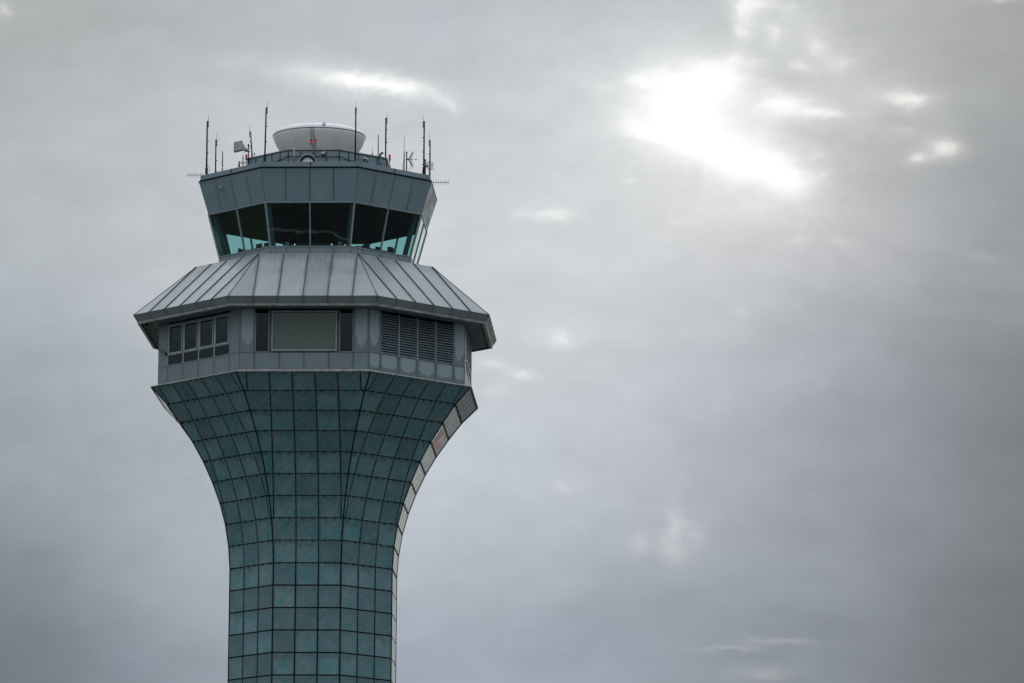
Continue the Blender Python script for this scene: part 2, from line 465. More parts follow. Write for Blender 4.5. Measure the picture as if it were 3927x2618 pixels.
oprof(core, [(AW - 1.6, ZB), (AW - 1.6, ZT)]); oprof(core, [(0.05, 63.9), (AW - .3, 63.9)])
core.build('inner_core', M['dark'], tower)

def casement(k, u0, label=None):
    """one 1.65 m bay: casement above, fixed pane below"""
    u1 = u0 + MODW; f, g, b = MB(), MB(), MB()
    a = AW
    fbox(f, k, u0, u0 + .06, a - .12, a + .00, 64.27, 67.08); fbox(f, k, u1 - .06, u1, a - .12, a + .00, 64.27, 67.08)
    fbox(f, k, u0 + .06, u1 - .06, a - .12, a + .0, 64.27, 64.30)
    fbox(f, k, u0 + .06, u1 - .06, a - .12, a - .01, 67.0, 67.08)
    fbox(f, k, u0 + .06, u1 - .06, a - .12, a + .015, 64.955, 64.995)
    # opening leaf
    e = .09
    fbox(f, k, u0 + .10, u0 + .10 + e, a - .08, a + .035, 65.00, 66.98); fbox(f, k, u1 - .10 - e, u1 - .10, a - .08, a + .035, 65.00, 66.98)
    fbox(f, k, u0 + .10 + e, u1 - .10 - e, a - .08, a + .033, 65.00, 65.13); fbox(f, k, u0 + .10 + e, u1 - .10 - e, a - .08, a + .033, 66.89, 66.98)
    w = f.build('casement_window', M['frame'], tower)
    fbox(g, k, u0 + .10 + e, u1 - .10 - e, a - .03, a - .015, 65.13, 66.89)
    g.build('upper_pane', M['winglass'], w)
    g = MB(); fbox(g, k, u0 + .06, u1 - .06, a - .05, a - .035, 64.30, 64.955)
    g.build('lower_pane', M['winglass'], w)
    d = random.choice((65.75, 65.9, 65.95, 66.2, 65.2))
    fbox(b, k, u0 + .12, u1 - .12, a - .20, a - .18, d, 67.0)
    b.build('roller_blind', M['blindb'], w)
for k in (7, 6, 5, 4, 3, 2):
    for j in range(4): casement(k, -3.3 + j * MODW)
# front: wide window with olive blind and two dark side panes
f = MB(); k = 0; a = AW
for sg in (-1, 1):
    lo, hi = sorted((sg * 2.10, sg * 2.19))
    fbox(f, k, lo, hi, a - .12, a + .03, 64.36, 67.10)
    lo, hi = sorted((sg * 2.215, sg * 2.32))
    fbox(f, k, lo, hi, a - .12, a + .01, 64.29, 67.10, 2)
fbox(f, k, -2.10, 2.10, a - .12, a + .028, 64.36, 64.47); fbox(f, k, -2.21, 2.21, a - .12, a + .01, 64.29, 64.35, 2); fbox(f, k, -2.10, 2.10, a - .12, a + .028, 67.0, 67.08)
for j in range(14):
    fbox(f, k, -2.0 + j * .305, -1.97 + j * .305, a + .028, a + .034, 64.40, 64.425, 1)
pw = f.build('picture_window', [M['frame'], M['joint'], M['seam']], tower)
g = MB(); fbox(g, k, -2.10, 2.10, a - .03, a - .01, 64.47, 66.98); g.build('pane', glass('clear_office_glass', (0.86, 0.90, 0.88), 0.0, 0.7), pw)
b = MB(); fbox(b, k, -2.15, 2.15, a - .16, a - .13, 64.40, 67.05); b.build('roller_blind', M['blind'], pw)
for sg in (-1, 1):
    f = MB(); lo, hi = sorted((sg * 2.34, sg * 3.28))
    fbox(f, k, lo, lo + .045, a - .12, a + .01, 64.27, 67.10); fbox(f, k, hi - .045, hi, a - .12, a + .01, 64.27, 67.10)
    fbox(f, k, lo + .045, hi - .045, a - .12, a + .012, 64.27, 64.31)
    sw = f.build('side_window', M['frame'], tower)
    g = MB(); fbox(g, k, lo + .045, hi - .045, a - .07, a - .055, 64.31, 67.10); g.build('pane', M['winglass'], sw)
# right: four louvred vents
for j in range(4):
    u0 = -3.3 + j * MODW; u1 = u0 + MODW; f = MB(); k = 1
    fbox(f, k, u0, u0 + .035, a - .16, a + .04, 64.27, 67.10); fbox(f, k, u1 - .035, u1, a - .16, a + .04, 64.27, 67.10)
    fbox(f, k, u0 + .03, u1 - .03, a - .16, a + .02, 64.27, 64.31)
    v = f.build('louvre_vent', M['frame'], tower)
    s = MB(); nsl = 16
    for q in range(nsl):
        zc = 64.37 + q * (2.74 / nsl)
        P = [F(k, u, aa, zz) for aa, zz, in ((a - .12, zc + .085), (a + .005, zc - .01)) for u in (u0 + .03, u1 - .03)]
        P2 = [F(k, u, aa, zz + .034) for aa, zz, in ((a - .12, zc + .085), (a + .005, zc - .01)) for u in (u0 + .03, u1 - .03)]
        s.hexa([P[0], P[1], P2[1], P2[0], P[2], P[3], P2[3], P2[2]])
    s.build('slats', M['louvre'], v)
    b = MB(); fbox(b, k, u0, u1, a - .28, a - .24, 64.25, 67.15); b.build('vent_backing', M['black'], v)

# ---- overhanging roof: soffit, fascia, sloping standing-seam roof
AG, ZG = 10.009 * K1, 67.756
AH, ZH = 9.725 * K1, 67.235
AF, ZF = 6.684 * K1, 71.373
so = MB()
for k in range(8):
    x0, x1 = AW - .05, AH - .34
    nb = 5
    for j in range(-16, 16):      # planks run at right angles to the wall
        u0, u1 = j * .55 + .006, (j + 1) * .55 - .006
        p = [(-50, 0), (50, 0), (50, 1), (-50, 1)]
        hh = lambda v: (x0 + (x1 - x0) * v) / K1 / 2
        p = clip(p, lambda q: hh(q[1]) - q[0]); p = clip(p, lambda q: hh(q[1]) + q[0])
        p = clip(p, lambda q: q[0] - u0); p = clip(p, lambda q: u1 - q[0])
        if len(p) >= 3: fpanel(so, k, (x0, 67.23), (x1, 67.23), p, -0.03, 0.0)
so.build('soffit', M['soffit'], tower)
sg_ = MB()
oprof(sg_, [(AW - .3, 67.265), (AH - .14, 67.265)])
oprof(sg_, [(AH - .14, 67.265), (AH - .14, 67.20)])
sg_.build('soffit_groove', M['black'], tower)
fa, fj = MB(), MB()
oprof(fj, [(AH - .14, 67.20), (AH + .01, 67.20), (AG - .05, ZG - .02), (AG - .3, ZG - .02)])
for k in range(8):
    ln = [-4.95, -3.3, -1.65, 0, 1.65, 3.3, 4.95]
    L1 = (AH + (AG - AH) * .18, 67.235 + .18 * (ZG - 67.235))
    cells(fa, k, (AH + .0, 67.20), L1, [], 0.0, 0.004, 0.0, 0.05, mi=1, ghip=-0.005)
    cells(fa, k, L1, (AG, ZG), ln, 0.010, 0.008, -0.03, 0.02, ghip=0.006)
    fbox(fa, k, -AH / K1 / 2 + .02, AH / K1 / 2 - .02, AH - .135, AH + .0, 67.185, 67.197, 1)
fa.build('fascia', [M['fascia'], M['ledge']], tower)
fj.build('fascia_backing', M['joint'], tower)
rf, seam = MB(), MB()
for k in range(8):
    cells(rf, k, (AG, ZG), (AF, ZF), [-4.95, -3.3, -1.65, 0, 1.65, 3.3, 4.95], 0.0, 0.0, -0.05, 0.0, ghip=0.0)
    for u in (-3.3, -1.65, 0, 1.65, 3.3):
        sbox(seam, k, (AG, ZG), (AF, ZF), u - .018, u + .018, 0.0, 1.0, 0, .055)
    for q in (0,):
        seam.tube([corner(k, AG, ZG, .0), corner(k, AF, ZF, .0)], 0.030, 6, False)
    sbox(seam, k, (AG, ZG), (AF, ZF), -AG / K1 / 2, AG / K1 / 2, 0.0, 0.008, 0, .015)
roof = rf.build('sloping_roof', M['roof'], tower)
seam.build('roof_seams', M['seam'], roof)
tp = MB()
oprof(tp, [(AF, ZF), (AF - .02, ZF + .03), (AF - .25, ZF + .03), (5.0, ZF - .05)])
tp.build('roof_gutter', M['ledge'], tower)

# ---- cab
AD, ZD = 5.433 * K1, 72.213
AC, ZC = 6.047 * K1, 75.048
AB, ZBB = 6.595 * K1, 77.377
UM = 1.62
cb, cbs, cbj = MB(), MB(), MB()
for k in range(8):
    cells(cbs, k, (AD - .02, 71.30), (AD - .02, ZD - .05), [-UM, 0, UM], 0.012, 0.008, -0.01, 0.02, ghip=0.003)
    cells(cb, k, (AC, ZC + .10), (AB - .015, ZBB - .07), [-UM, 0, UM], 0.016, 0.008, -0.03, 0.012, ghip=0.012)
oprof(cbj, [(AD - .04, 71.2), (AD - .04, ZD - .04), (AD - .35, ZD - .04), (AD - .35, 71.2)])
oprof(cbj, [(AC - .25, ZC + .06), (AC - .02, ZC + .06), (AB - .035, ZBB - .05)])
cb.build('upper_cladding', M['panel'], tower); cbs.build('sill_cladding', M['panell'], tower)
cbj.build('cab_backing', M['joint'], tower)
co, fr_ = MB(), MB()
# parapet: dark drip, lip, band
oprof(co, [(AB - .10, ZBB - .085), (AB + .02, ZBB - .075), (AB + .02, ZBB - .01), (AB - .08, ZBB - .005)], 1)
oprof(co, [(AB - .08, ZBB - .005), (AB - .08, ZBB + .05)], 1)
oprof(co, [(AB - .08, ZBB + .05), (AB - .055, ZBB + .05), (AB - .055, ZBB + .085), (AB - .10, ZBB + .095)], 0)
oprof(co, [(AB - .10, ZBB + .095), (AB - .10, 77.75), (AB - .11, 77.762), (AB - .35, 77.762), (AB - .35, 77.45)], 0)
for k in range(8):
    for u in (0.05,):
        fbox(co, k, u - .035, u + .035, AB - .101, AB - .085, ZBB + .095, 77.765, 1)
co.build('parapet', [M['panel'], M['joint']], tower)
# deck
dk = MB(); oprof(dk, [(AB - .34, 77.46), (.02, 77.50)]); dk.build('roof_deck', M['steel'], tower)
# window head and sill trims + mullions
for k in range(8):
    h = AC / K1 / 2
    sbox(fr_, k, (AC - .01, ZC), (AC + .02, ZC + .11), -h - .0, h + .0, 0, 1, -.08, .03)
    sbox(fr_, k, (AD, ZD - .045), (AD + .012, ZD + .02), -AD / K1 / 2, AD / K1 / 2, 0, 1, -.2, .03)
fr_.build('window_trim', M['frame'], tower)
Pd, Pc = (AD + .012, ZD + .02), (AC, ZC)
for k in range(8):
    m_ = MB(); sbox(m_, k, Pd, Pc, -.038, .038, 0, 1, -.10, .035); m_.build('mullion', M['frame'], tower)
    m_ = MB(); c0 = Vector(corner(k, Pd[0], Pd[1])); c1 = Vector(corner(k, Pc[0], Pc[1]))
    t = R(-90 + 45 * k + 22.5); o = Vector((math.cos(t), math.sin(t), 0)); s_ = Vector((-math.sin(t), math.cos(t), 0))
    P = [c + o * (-.12) + s_ * q for c, q in ((c0, -.055), (c0, .055), (c1, .055), (c1, -.055))]
    P2 = [c + o * (.025) + s_ * q for c, q in ((c0, -.055), (c0, .055), (c1, .055), (c1, -.055))]
    m_.hexa(P + P2); m_.build('corner_mullion', M['frame'], tower)
    # structural posts standing inside the glass
    m_ = MB()
    P = [c + o * (-.62) + s_ * q for c, q in ((c0, -.14), (c0, .14), (c1, .14), (c1, -.14))]
    P2 = [c + o * (-.36) + s_ * q for c, q in ((c0, -.14), (c0, .14), (c1, .14), (c1, -.14))]
    m_.hexa(P + P2); m_.build('interior_post', M['post'], tower)
    for sg in (-1, 1):
        g = MB(); h0, h1 = Pd[0] / K1 / 2 - .05, Pc[0] / K1 / 2 - .05
        if sg > 0: sbox(g, k, Pd, Pc, .035, h0, 0, 1, -.045, -.02, ut=(.035, h1))
        else: sbox(g, k, Pd, Pc, -h0, -.035, 0, 1, -.045, -.02, ut=(-h1, -.035))
        g.build('cab_window', M['cabglass'], tower)
# interior shell
it = MB()
oprof(it, [(AC - .10, ZC - .02), (.02, ZC - .02)], 0)
it.build('ceiling', M['ceil'], tower)
it = MB(); oprof(it, [(AD - .2, 71.25), (.02, 71.25)]); it.build('floor', M['dark'], tower)
cc = MB(); cc.box((0.3, 1.4, 73.15), (2.6, 2.2, 3.8)); cc.build('stair_core', M['dark'], tower)
rs = MB()
for k in range(8):
    for u in (-1.62, 0, 1.62):
        fbox(rs, k, u - .9 * .0 - .01, u + .01, 1.5, 5.6, ZC - .16, ZC - .03)
rs.build('ceiling_ribs', M['black'], tower)

# ---- upper equipment enclosure on the deck
KF, KO, KZ0, KZ1 = 1.74, 4.77, 77.47, 79.24
KY = 4.64
kp = [(-KF, -KY), (KF, -KY), (KO, -KF), (KO, KF), (KF, KY), (-KF, KY), (-KO, KF), (-KO, -KF)]
ke, kj, kc = MB(), MB(), MB()
for i in range(8):
    p, q = Vector((*kp[i], 0)), Vector((*kp[(i + 1) % 8], 0)); d = q - p; l = d.length; d.normalize(); nrm = Vector((d.y, -d.x, 0))
    n = 4 if l < 4 else 5
    for j in range(n):
        a_, b_ = p + d * (l * j / n + .02), p + d * (l * (j + 1) / n - .02)
        P = [x - nrm * .05 + Vector((0, 0, z_)) for x, z_ in ((a_, KZ0), (b_, KZ0), (b_, KZ1), (a_, KZ1))]
        P2 = [x + nrm * .0 + Vector((0, 0, z_)) for x, z_ in ((a_, KZ0), (b_, KZ0), (b_, KZ1), (a_, KZ1))]
        ke.hexa(P + P2)
        for fi in range(-6, 0):
            pass
    P = [x - nrm * .25 + Vector((0, 0, z_)) for x, z_ in ((p, KZ0), (q, KZ0), (q, KZ1), (p, KZ1))]
    P2 = [x - nrm * .03 + Vector((0, 0, z_)) for x, z_ in ((p, KZ0), (q, KZ0), (q, KZ1), (p, KZ1))]
    kj.hexa(P + P2)
    for j in range(n + 1):
        a_ = p + d * (l * j / n)
        kc.box((a_.x, a_.y, (KZ0 + KZ1) / 2), (.075, .05, KZ1 - KZ0), math.atan2(d.y, d.x), mi=1)
    e0, e1 = p - nrm * .2, q - nrm * .2
    P = [Vector((x.x, x.y, z_)) for x, z_ in ((e0, KZ1 + .02), (e1, KZ1 + .02), (e1, KZ1 + .075), (e0, KZ1 + .075))]
    P2 = [Vector((x.x, x.y, z_)) + nrm * .24 for x, z_ in ((e0, KZ1 + .02), (e1, KZ1 + .02), (e1, KZ1 + .075), (e0, KZ1 + .075))]
    kc.hexa(P + P2, 0)
    P = [Vector((x.x, x.y, z_)) for x, z_ in ((e0, KZ1 - .06), (e1, KZ1 - .06), (e1, KZ1 + .018), (e0, KZ1 + .018))]
    P2 = [Vector((x.x, x.y, z_)) + nrm * .222 for x, z_ in ((e0, KZ1 - .06), (e1, KZ1 - .06), (e1, KZ1 + .018), (e0, KZ1 + .018))]
    kc.hexa(P + P2, 1)
ke.build('enclosure_wall', M['panel'], tower)
kj.build('enclosure_backing', M['joint'], tower)
kc.build('enclosure_coping', [M['ledge'], M['seam']], tower)
tp = MB(); tp.face([(x * .97, y * .97, KZ1 - .1) for x, y in kp]); tp.build('upper_deck', M['steel'], tower)
# cable looped along the enclosure
cab = MB()
ppts = [(-4.84, -1.2), (-4.84, -1.76), (-1.76, -4.72), (1.76, -4.72), (4.84, -1.76), (4.84, -1.2)]
zz = [78.15, 78.2, 78.83, 78.80, 78.30, 78.2]
for i in range(5):
    p, q = Vector((*ppts[i], zz[i])), Vector((*ppts[i + 1], zz[i + 1])); n = max(2, int((q - p).length / .2)); pts = []
    for j in range(n + 1):
        t = j / n; r_ = p.lerp(q, t); seg = (t * 3) % 1
        r_.z -= .05 * math.sin(math.pi * seg); pts.append(r_)
    cab.tube(pts, .026, 6)
    for j in range(0, n, 4): cab.box(pts[j], (.07, .05, .08))
cab.build('looped_cable', M['black'], tower)

# cables hanging from hooks under the left eave
hc = MB()
for j, (dx, zl) in enumerate(((0, 0), (.18, .02), (.32, .04), (.75, 0))):
    k = 7; n, t = fdir(k)
    st_ = Vector(F(k, -4.62 + dx * .9, AH - .42, 67.20))
    en = Vector(F(k, -3.40, AW + .05, 65.05 + .05 * j))
    pts = []
    for q in range(13):
        s1 = q / 12; p = st_.lerp(en, s1); p.z -= .55 * math.sin(math.pi * s1) * (1 - .25 * j * .3) ; pts.append(p)
    hc.tube(pts, .014, 5)
    hc.box(st_ + Vector((0, 0, -.06)), (.09, .09, .16))
hc.box(F(7, -3.40, AW + .05, 65.08), (.12, .12, .16), R(-45))
hc.build('hanging_cables', M['black'], tower)

# ------------------------------------------------------------------ radome
rd = thing('radome', 'big white bowl-shaped radome with domed lid on the tower roof', 'radome', -0.02, 0, 79.14)
b = MB(); z0 = 79.14
prof = [(2.05, 79.14), (2.35, 79.50), (2.62, 79.92), (2.78, 80.20), (2.96, 80.50), (3.08, 80.78), (3.155, 80.98), (3.195, 81.15)]
b.lathe([(r, z_ - z0) for r, z_ in prof], n=96); b.build('bowl', M['bowl'], rd)
b = MB(); pr = [(3.205, 81.175 - z0)] + [(3.205 * math.cos(t), 81.18 - z0 + .69 * math.sin(t)) for t in [R(x) for x in range(0, 90, 6)]] + [(0.02, 81.18 + .69 - z0)]
b.lathe(pr, n=96); lid = b.build('lid', M['cap'], rd)
b = MB(); b.lathe([(3.19, 81.135 - z0), (3.216, 81.14 - z0), (3.216, 81.17 - z0), (3.19, 81.175 - z0)], n=96); b.build('rim_seam', M['seam'], rd)
b = MB()
for off in (0.30, 0.42):
    pts = []
    for q in range(2, 30):
        t = R(q * 3); r_ = 3.205 * math.cos(t) + .012
        pts.append((off + .20 * math.cos(t), -math.sqrt(max(r_ ** 2 - off ** 2, 0)), 81.18 - z0 + .69 * math.sin(t) + .012))
    b.tube(pts, .028, 5)
b.build('lid_cables', M['black'], rd)
b = MB()
def bowl_pt(u, z_):
    for (r0, a0), (r1, a1) in zip(prof[:-1], prof[1:]):
        if a0 <= z_ <= a1: r_ = r0 + (r1 - r0) * (z_ - a0) / (a1 - a0); break
    else: r_ = 3.2
    r_ += .05; return (u, -math.sqrt(r_ * r_ - u * u), z_ - z0)
for du in (0, .19):
    b.tube([bowl_pt(-.36 + du + .26 * (81.2 - z_) / 1.3 * .5, z_) for z_ in [79.7 + .1 * i for i in range(16)]], .012, 6)
for i in range(15):
    z_ = 79.72 + i * .1; sh = .26 * (81.2 - z_) / 1.3 * .5
    b.tube([bowl_pt(-.36 + sh, z_), bowl_pt(-.17 + sh, z_)], .006, 5)
b.build('ladder', M['seam'], rd)

# ------------------------------------------------------------------ aerials on the roof
def rod(mb, x, y, z0, z1, r, mi=0, lean=0.0, n=8): mb.tube([(x, y, z0), (x + lean, y, z1)], r, n, mi=mi)
def mast_aerial(label, x, y, zb, zm, zw, r, side, mat, base=None, lean=0.0, tip=.018, knobs=(), name='mast_antenna', group=None, r_low=None):
    t = thing(name, label, 'antenna', x, y, zb, 0, group); r *= 1.12
    m_ = MB()
    if r_low:
        rod(m_, 0, 0, 0, (zm - zb) * .42, r_low, 0, lean * .42); m_.tube([(lean * .42, 0, (zm - zb) * .42), (lean, 0, zm - zb)], r, 8)
    else: m_.tube([(0, 0, 0), (lean, 0, zm - zb)], [r * 1.05, r * .92], 8)
    m_.build('mast', mat, t)
    wsk = MB(); xt = lean + side * (r + .02)
    wsk.tube([(xt, 0, zm - zb - .45), (xt, 0, zw - zb)], [tip, tip * .55], 6)
    wsk.build('whip', M['black'], t)
    for h in (list(knobs) or []) + [zm - zb - .08, zm - zb - .22, zm - zb - .38]:
        xx = lean * h / (zm - zb); kb = MB()
        kb.box((xx + side * (r * .5 + .02), 0, h), (r + .08, .06, .05)); kb.build('clamp', M['black'], t)
    if base:
        bb = MB(); bb.box((0, .02, base / 2), (.17, .14, base)); bb.build('base_bracket', M['rust'], t)
    return t
Z0 = 77.48
mast_aerial('tallest mast antenna at the left corner of the roof, in a rusty bracket', -7.45, -3.29, Z0, 81.58, 82.06, .052, 1, M['black'], base=.82, knobs=(1.0, 1.9, 2.7))
mast_aerial('black mast antenna second from the left edge of the roof', -6.76, -3.99, Z0, 80.13, 80.6, .042, 1, M['black'], knobs=(.45, 1.2), lean=-.01)
mast_aerial('tall black mast antenna in front of the enclosure, left of the radome', -3.08, -7.55, Z0, 81.59, 82.07, .048, 1, M['black'], knobs=(.75, 1.75, 2.8), lean=.05, base=.62)
mast_aerial('tall black mast antenna crossing the right side of the radome', 3.05, -7.55, Z0, 81.55, 82.0, .047, .05, M['black'], knobs=(.85, 1.9, 3.0))
mast_aerial('tall black mast antenna in a rusty bracket near the right roof corner', 7.43, -3.32, Z0, 81.53, 81.99, .050, -1, M['black'], base=.82, knobs=(1.0, 1.9, 2.9))
mast_aerial('mast antenna with grey lower half fixed outside the right roof corner', 7.80, -2.56, 77.40, 80.38, 80.84, .045, -1, M['steel'], knobs=(.9, 2.0), r_low=.058)
mast_aerial('leaning grey mast antenna beside the horn antenna', -4.46, -1.80, 79.20, 81.18, 81.6, .046, -1, M['steel'], lean=-.15, knobs=(.25, .9, 1.25))
mast_aerial('mast antenna standing on the right corner of the roof enclosure', 4.66, -1.2, 79.2, 82.24, 82.64, .046, 1, M['black'], knobs=(1.3, 2.2), r_low=.052)

def pole(label, x, y, z0, segs, name='whip_antenna', cat='antenna', group=None):
    """segs: (height above base start, end, radius, material, part name)"""
    t = thing(name, label, cat, x, y, z0, 0, group)
    for a_, b_, r_, mt, pn in segs:
        m_ = MB(); m_.tube([(0, 0, a_), (0, 0, b_)], [r_, r_ * .85], 8); m_.build(pn, mt, t)
    return t
pole('thin short whip antenna leaning beside the leftmost mast', -7.25, -3.38, Z0, [(0, .86, .016, M['steel'], 'rod'), (.86, .92, .028, M['black'], 'tip')])
pole('short black stub antenna between the second mast and the horn antenna', -6.24, -4.52, Z0, [(0, .55, .052, M['steel'], 'base'), (.55, .75, .03, M['black'], 'neck'), (.72, .78, .055, M['black'], 'collar'), (.78, 1.71, .036, M['black'], 'rod')])
pole('slender white whip antenna in front of the left part of the radome', -1.10, -7.5, Z0, [(0, .50, .042, M['black'], 'base'), (.50, .70, .03, M['steel'], 'ferrule'), (.70, 1.30, .022, M['white'], 'sleeve'), (1.30, 1.80, .009, M['steel'], 'rod'), (1.80, 1.86, .026, M['black'], 'tip')])
pole('black whip antenna with a thick lower half left of the small grid dish', 6.16, -4.59, Z0, [(0, 1.50, .045, M['black'], 'base'), (1.50, 1.62, .035, M['black'], 'collar'), (1.62, 2.74, .018, M['steel'], 'rod')])
pole('tiny whip antenna on a black insulator on the enclosure coping', 3.84, -2.50, 79.24, [(0, .10, .055, M['black'], 'base'), (.10, .26, .035, M['black'], 'insulator'), (.15, .19, .055, M['black'], 'collar'), (.26, .70, .013, M['steel'], 'rod')])
pole('plain blue-grey pole antenna right of the radome', 4.22, -2.20, 79.0, [(0, .45, .060, M['buff'], 'base'), (.45, 1.84, .037, M['blue'], 'rod')])
pole('small mushroom-topped sensor on the enclosure coping beside the leaning mast', -4.30, -2.02, 79.25, [(0, .27, .022, M['steel'], 'rod'), (.27, .34, .062, M['black'], 'cap')], 'roof_sensor', 'sensor')
# bracketed aerials at the enclosure's left corner
t = thing('whip_antenna', 'small antenna with white body bracketed off the enclosure left end', 'antenna', -4.80, -6.0, Z0)
for a_, b_, r0_, r1_, mt, pn in ((0, .45, .025, .025, M['black'], 'stem'), (.45, .88, .055, .055, M['lightg'], 'body'), (.88, 1.08, .045, .03, M['black'], 'collar'), (1.08, 1.44, .010, .006, M['black'], 'rod')):
    m_ = MB(); m_.tube([(0.10, 0, a_), (0.10, 0, b_)], [r0_, r1_], 8); m_.build(pn, mt, t)
pole('stubby black antenna left of the small white-bodied antenna', -4.98, -5.85, Z0, [(0, .42, .058, M['black'], 'base'), (.42, .55, .07, M['black'], 'collar'), (.55, .74, .03, M['black'], 'rod')], 'stub_antenna')
bk = MB()
t = thing('support_bracket', 'ladder-like black bracket on the left end of the enclosure', 'bracket', -4.84, -1.72, 78.7)
for z_ in (.0, .28): bk.box((-.26, -.03, z_), (.52, .04, .045))
bk.box((-.50, -.03, .14), (.05, .05, .5)); bk.build('bars', M['black'], t)

# horn antenna
t = thing('horn_antenna', 'grey horn antenna shaped like a square funnel on a black post', 'antenna', -4.72, -2.0, 78.9)
m_ = MB(); rod(m_, 0, 0, 0, 1.20, .042); rod(m_, 0, 0, 1.20, 1.33, .058); m_.build('post', M['black'], t)
m_ = MB()
x0, x1 = -5.71 + 4.72, -5.13 + 4.72
b0, t0, b1, t1 = 79.69 - 78.9, 80.31 - 78.9, 79.82 - 78.9, 80.44 - 78.9
P = [(x0, .30, b0), (x1, .30, b1), (x1, .30, t1), (x0, .30, t0), (x0, -.30, b0), (x1, -.30, b1), (x1, -.30, t1), (x0, -.30, t0)]
m_.hexa(P); m_.build('shroud', M['lightg'], t)
m_ = MB()
P = [(x1, .28, b1 + .03), (-.16, .06, .90), (-.16, .06, 1.03), (x1, .28, t1 - .10), (x1, -.28, b1 + .03), (-.16, -.06, .90), (-.16, -.06, 1.03), (x1, -.28, t1 - .10)]
m_.hexa(P)
P = [(-.16, .06, .90), (.04, .06, .86), (.04, .06, 1.02), (-.16, .06, 1.03), (-.16, -.06, .90), (.04, -.06, .86), (.04, -.06, 1.02), (-.16, -.06, 1.03)]
m_.hexa(P); m_.build('funnel', M['lightg'], t)
m_ = MB(); m_.box((-.12, 0, .84), (.34, .12, .06), tilt=Matrix.Rotation(R(12), 3, 'Y')); m_.box((.06, 0, 1.02), (.10, .06, .05)); m_.box((.06, 0, .82), (.10, .06, .05)); m_.build('clamp', M['black'], t)
m_ = MB(); m_.tube([(-.16, -.05, .82), (-.19, -.06, .6), (-.19, -.06, .35), (-.13, -.05, .15)], .010, 5); m_.build('cable', M['black'], t)

# red obstruction lights
def red_lamp(parent, x, z, s=1.0, y=0.0):
    b = MB(); b.lathe([(.03 * s, 0), (.075 * s, .06 * s), (.08 * s, .12 * s)], (x, y, z), 12); h = b.build('lamp_holder', M['steel'], parent)
    b = MB(); b.lathe([(.068 * s, 0), (.072 * s, .10 * s), (.062 * s, .18 * s), (.035 * s, .225 * s), (.005, .235 * s)], (x, y, z + .125 * s), 12); l = b.build('lens', M['lens'], parent)
    b = MB(); b.lathe([(.045 * s, 0), (.058 * s, .045 * s), (.045 * s, .10 * s), (.005, .11 * s)], (x, y, z + .14 * s), 10); b.build('bulb', M['red'], l)
    return h
t = thing('obstruction_light', 'pair of red aviation lights on a forked stem in front of the radome', 'aviation light', -0.03, -4.86, 78.95)
m_ = MB(); m_.tube([(0, 0, 0), (0, 0, .53)], .024, 8)
for sg in (-1, 1): m_.tube([(0, 0, .52), (sg * .08, 0, .54), (sg * .14, 0, .60), (sg * .145, 0, .64)], .018, 6)
m_.box((0, .04, -.0), (.10, .07, .5)); m_.build('forked_stem', M['steel'], t)
for sg in (-1, 1): red_lamp(t, sg * .148, .63, 1.05)
t = thing('obstruction_light', 'single red aviation light at the left end of the enclosure', 'aviation light', -4.86, -1.95, 78.95)
m_ = MB(); m_.tube([(0, 0, -.2), (0, 0, .22)], .03, 8); m_.box((0, 0, .20), (.16, .12, .05)); m_.build('stem', M['steel'], t); red_lamp(t, 0, .22, 1.0)
t = thing('obstruction_light', 'single red aviation light on a stalk at the right end of the enclosure', 'aviation light', 4.98, -1.62, 78.62)
m_ = MB(); m_.tube([(.06, 0, 0), (0, 0, .32), (-.01, 0, .50)], .020, 8); m_.tube([(-.01, 0, .42), (-.01, 0, .60)], [.04, .07], 8)
m_.build('stem', M['steel'], t); red_lamp(t, -.01, .55, 1.15)

# microwave drum dish facing the camera
t = thing('drum_antenna', 'round white dish with black ring half hidden behind the parapet', 'antenna', -0.37, -5.05, 77.48)
m_ = MB(); m_.box((0, .12, .37), (.12, .12, .74)); m_.build('pedestal', M['steel'], t)
def disc(mb, r, y0, y1, zc, n=40):
    P = [[(r * math.cos(2 * math.pi * i / n), y, zc + r * math.sin(2 * math.pi * i / n)) for i in range(n)] for y in (y0, y1)]
    mb.face(P[1]); mb.face(P[0][::-1])
    for i in range(n):
        j = (i + 1) % n; mb.face([P[0][i], P[0][j], P[1][j], P[1][i]], smooth=False)
def annulus(mb, r0, r1, y0, y1, zc, n=48):
    for i in range(n):
        a0, a1 = 2 * math.pi * i / n, 2 * math.pi * (i + 1) / n
        p = lambda r, a_, y: (r * math.cos(a_), y, zc + r * math.sin(a_))
        mb.face([p(r0, a0, y1), p(r1, a0, y1), p(r1, a1, y1), p(r0, a1, y1)])
        mb.face([p(r1, a0, y0), p(r1, a1, y0), p(r1, a1, y1), p(r1, a0, y1)])
        mb.face([p(r0, a0, y0), p(r0, a1, y0), p(r0, a1, y1), p(r0, a0, y1)])
        mb.face([p(r0, a0, y0), p(r1, a0, y0), p(r1, a1, y0), p(r0, a1, y0)])
zc = 78.22 - 77.48
m_ = MB(); annulus(m_, .585, .615, .0, -.20, zc); m_.build('rim', M['white'], t)
m_ = MB(); annulus(m_, .40, .583, .0, -.17, zc); m_.build('shroud_ring', M['black'], t)
m_ = MB(); disc(m_, .398, .0, -.10, zc); m_.build('cover', M['white'], t)

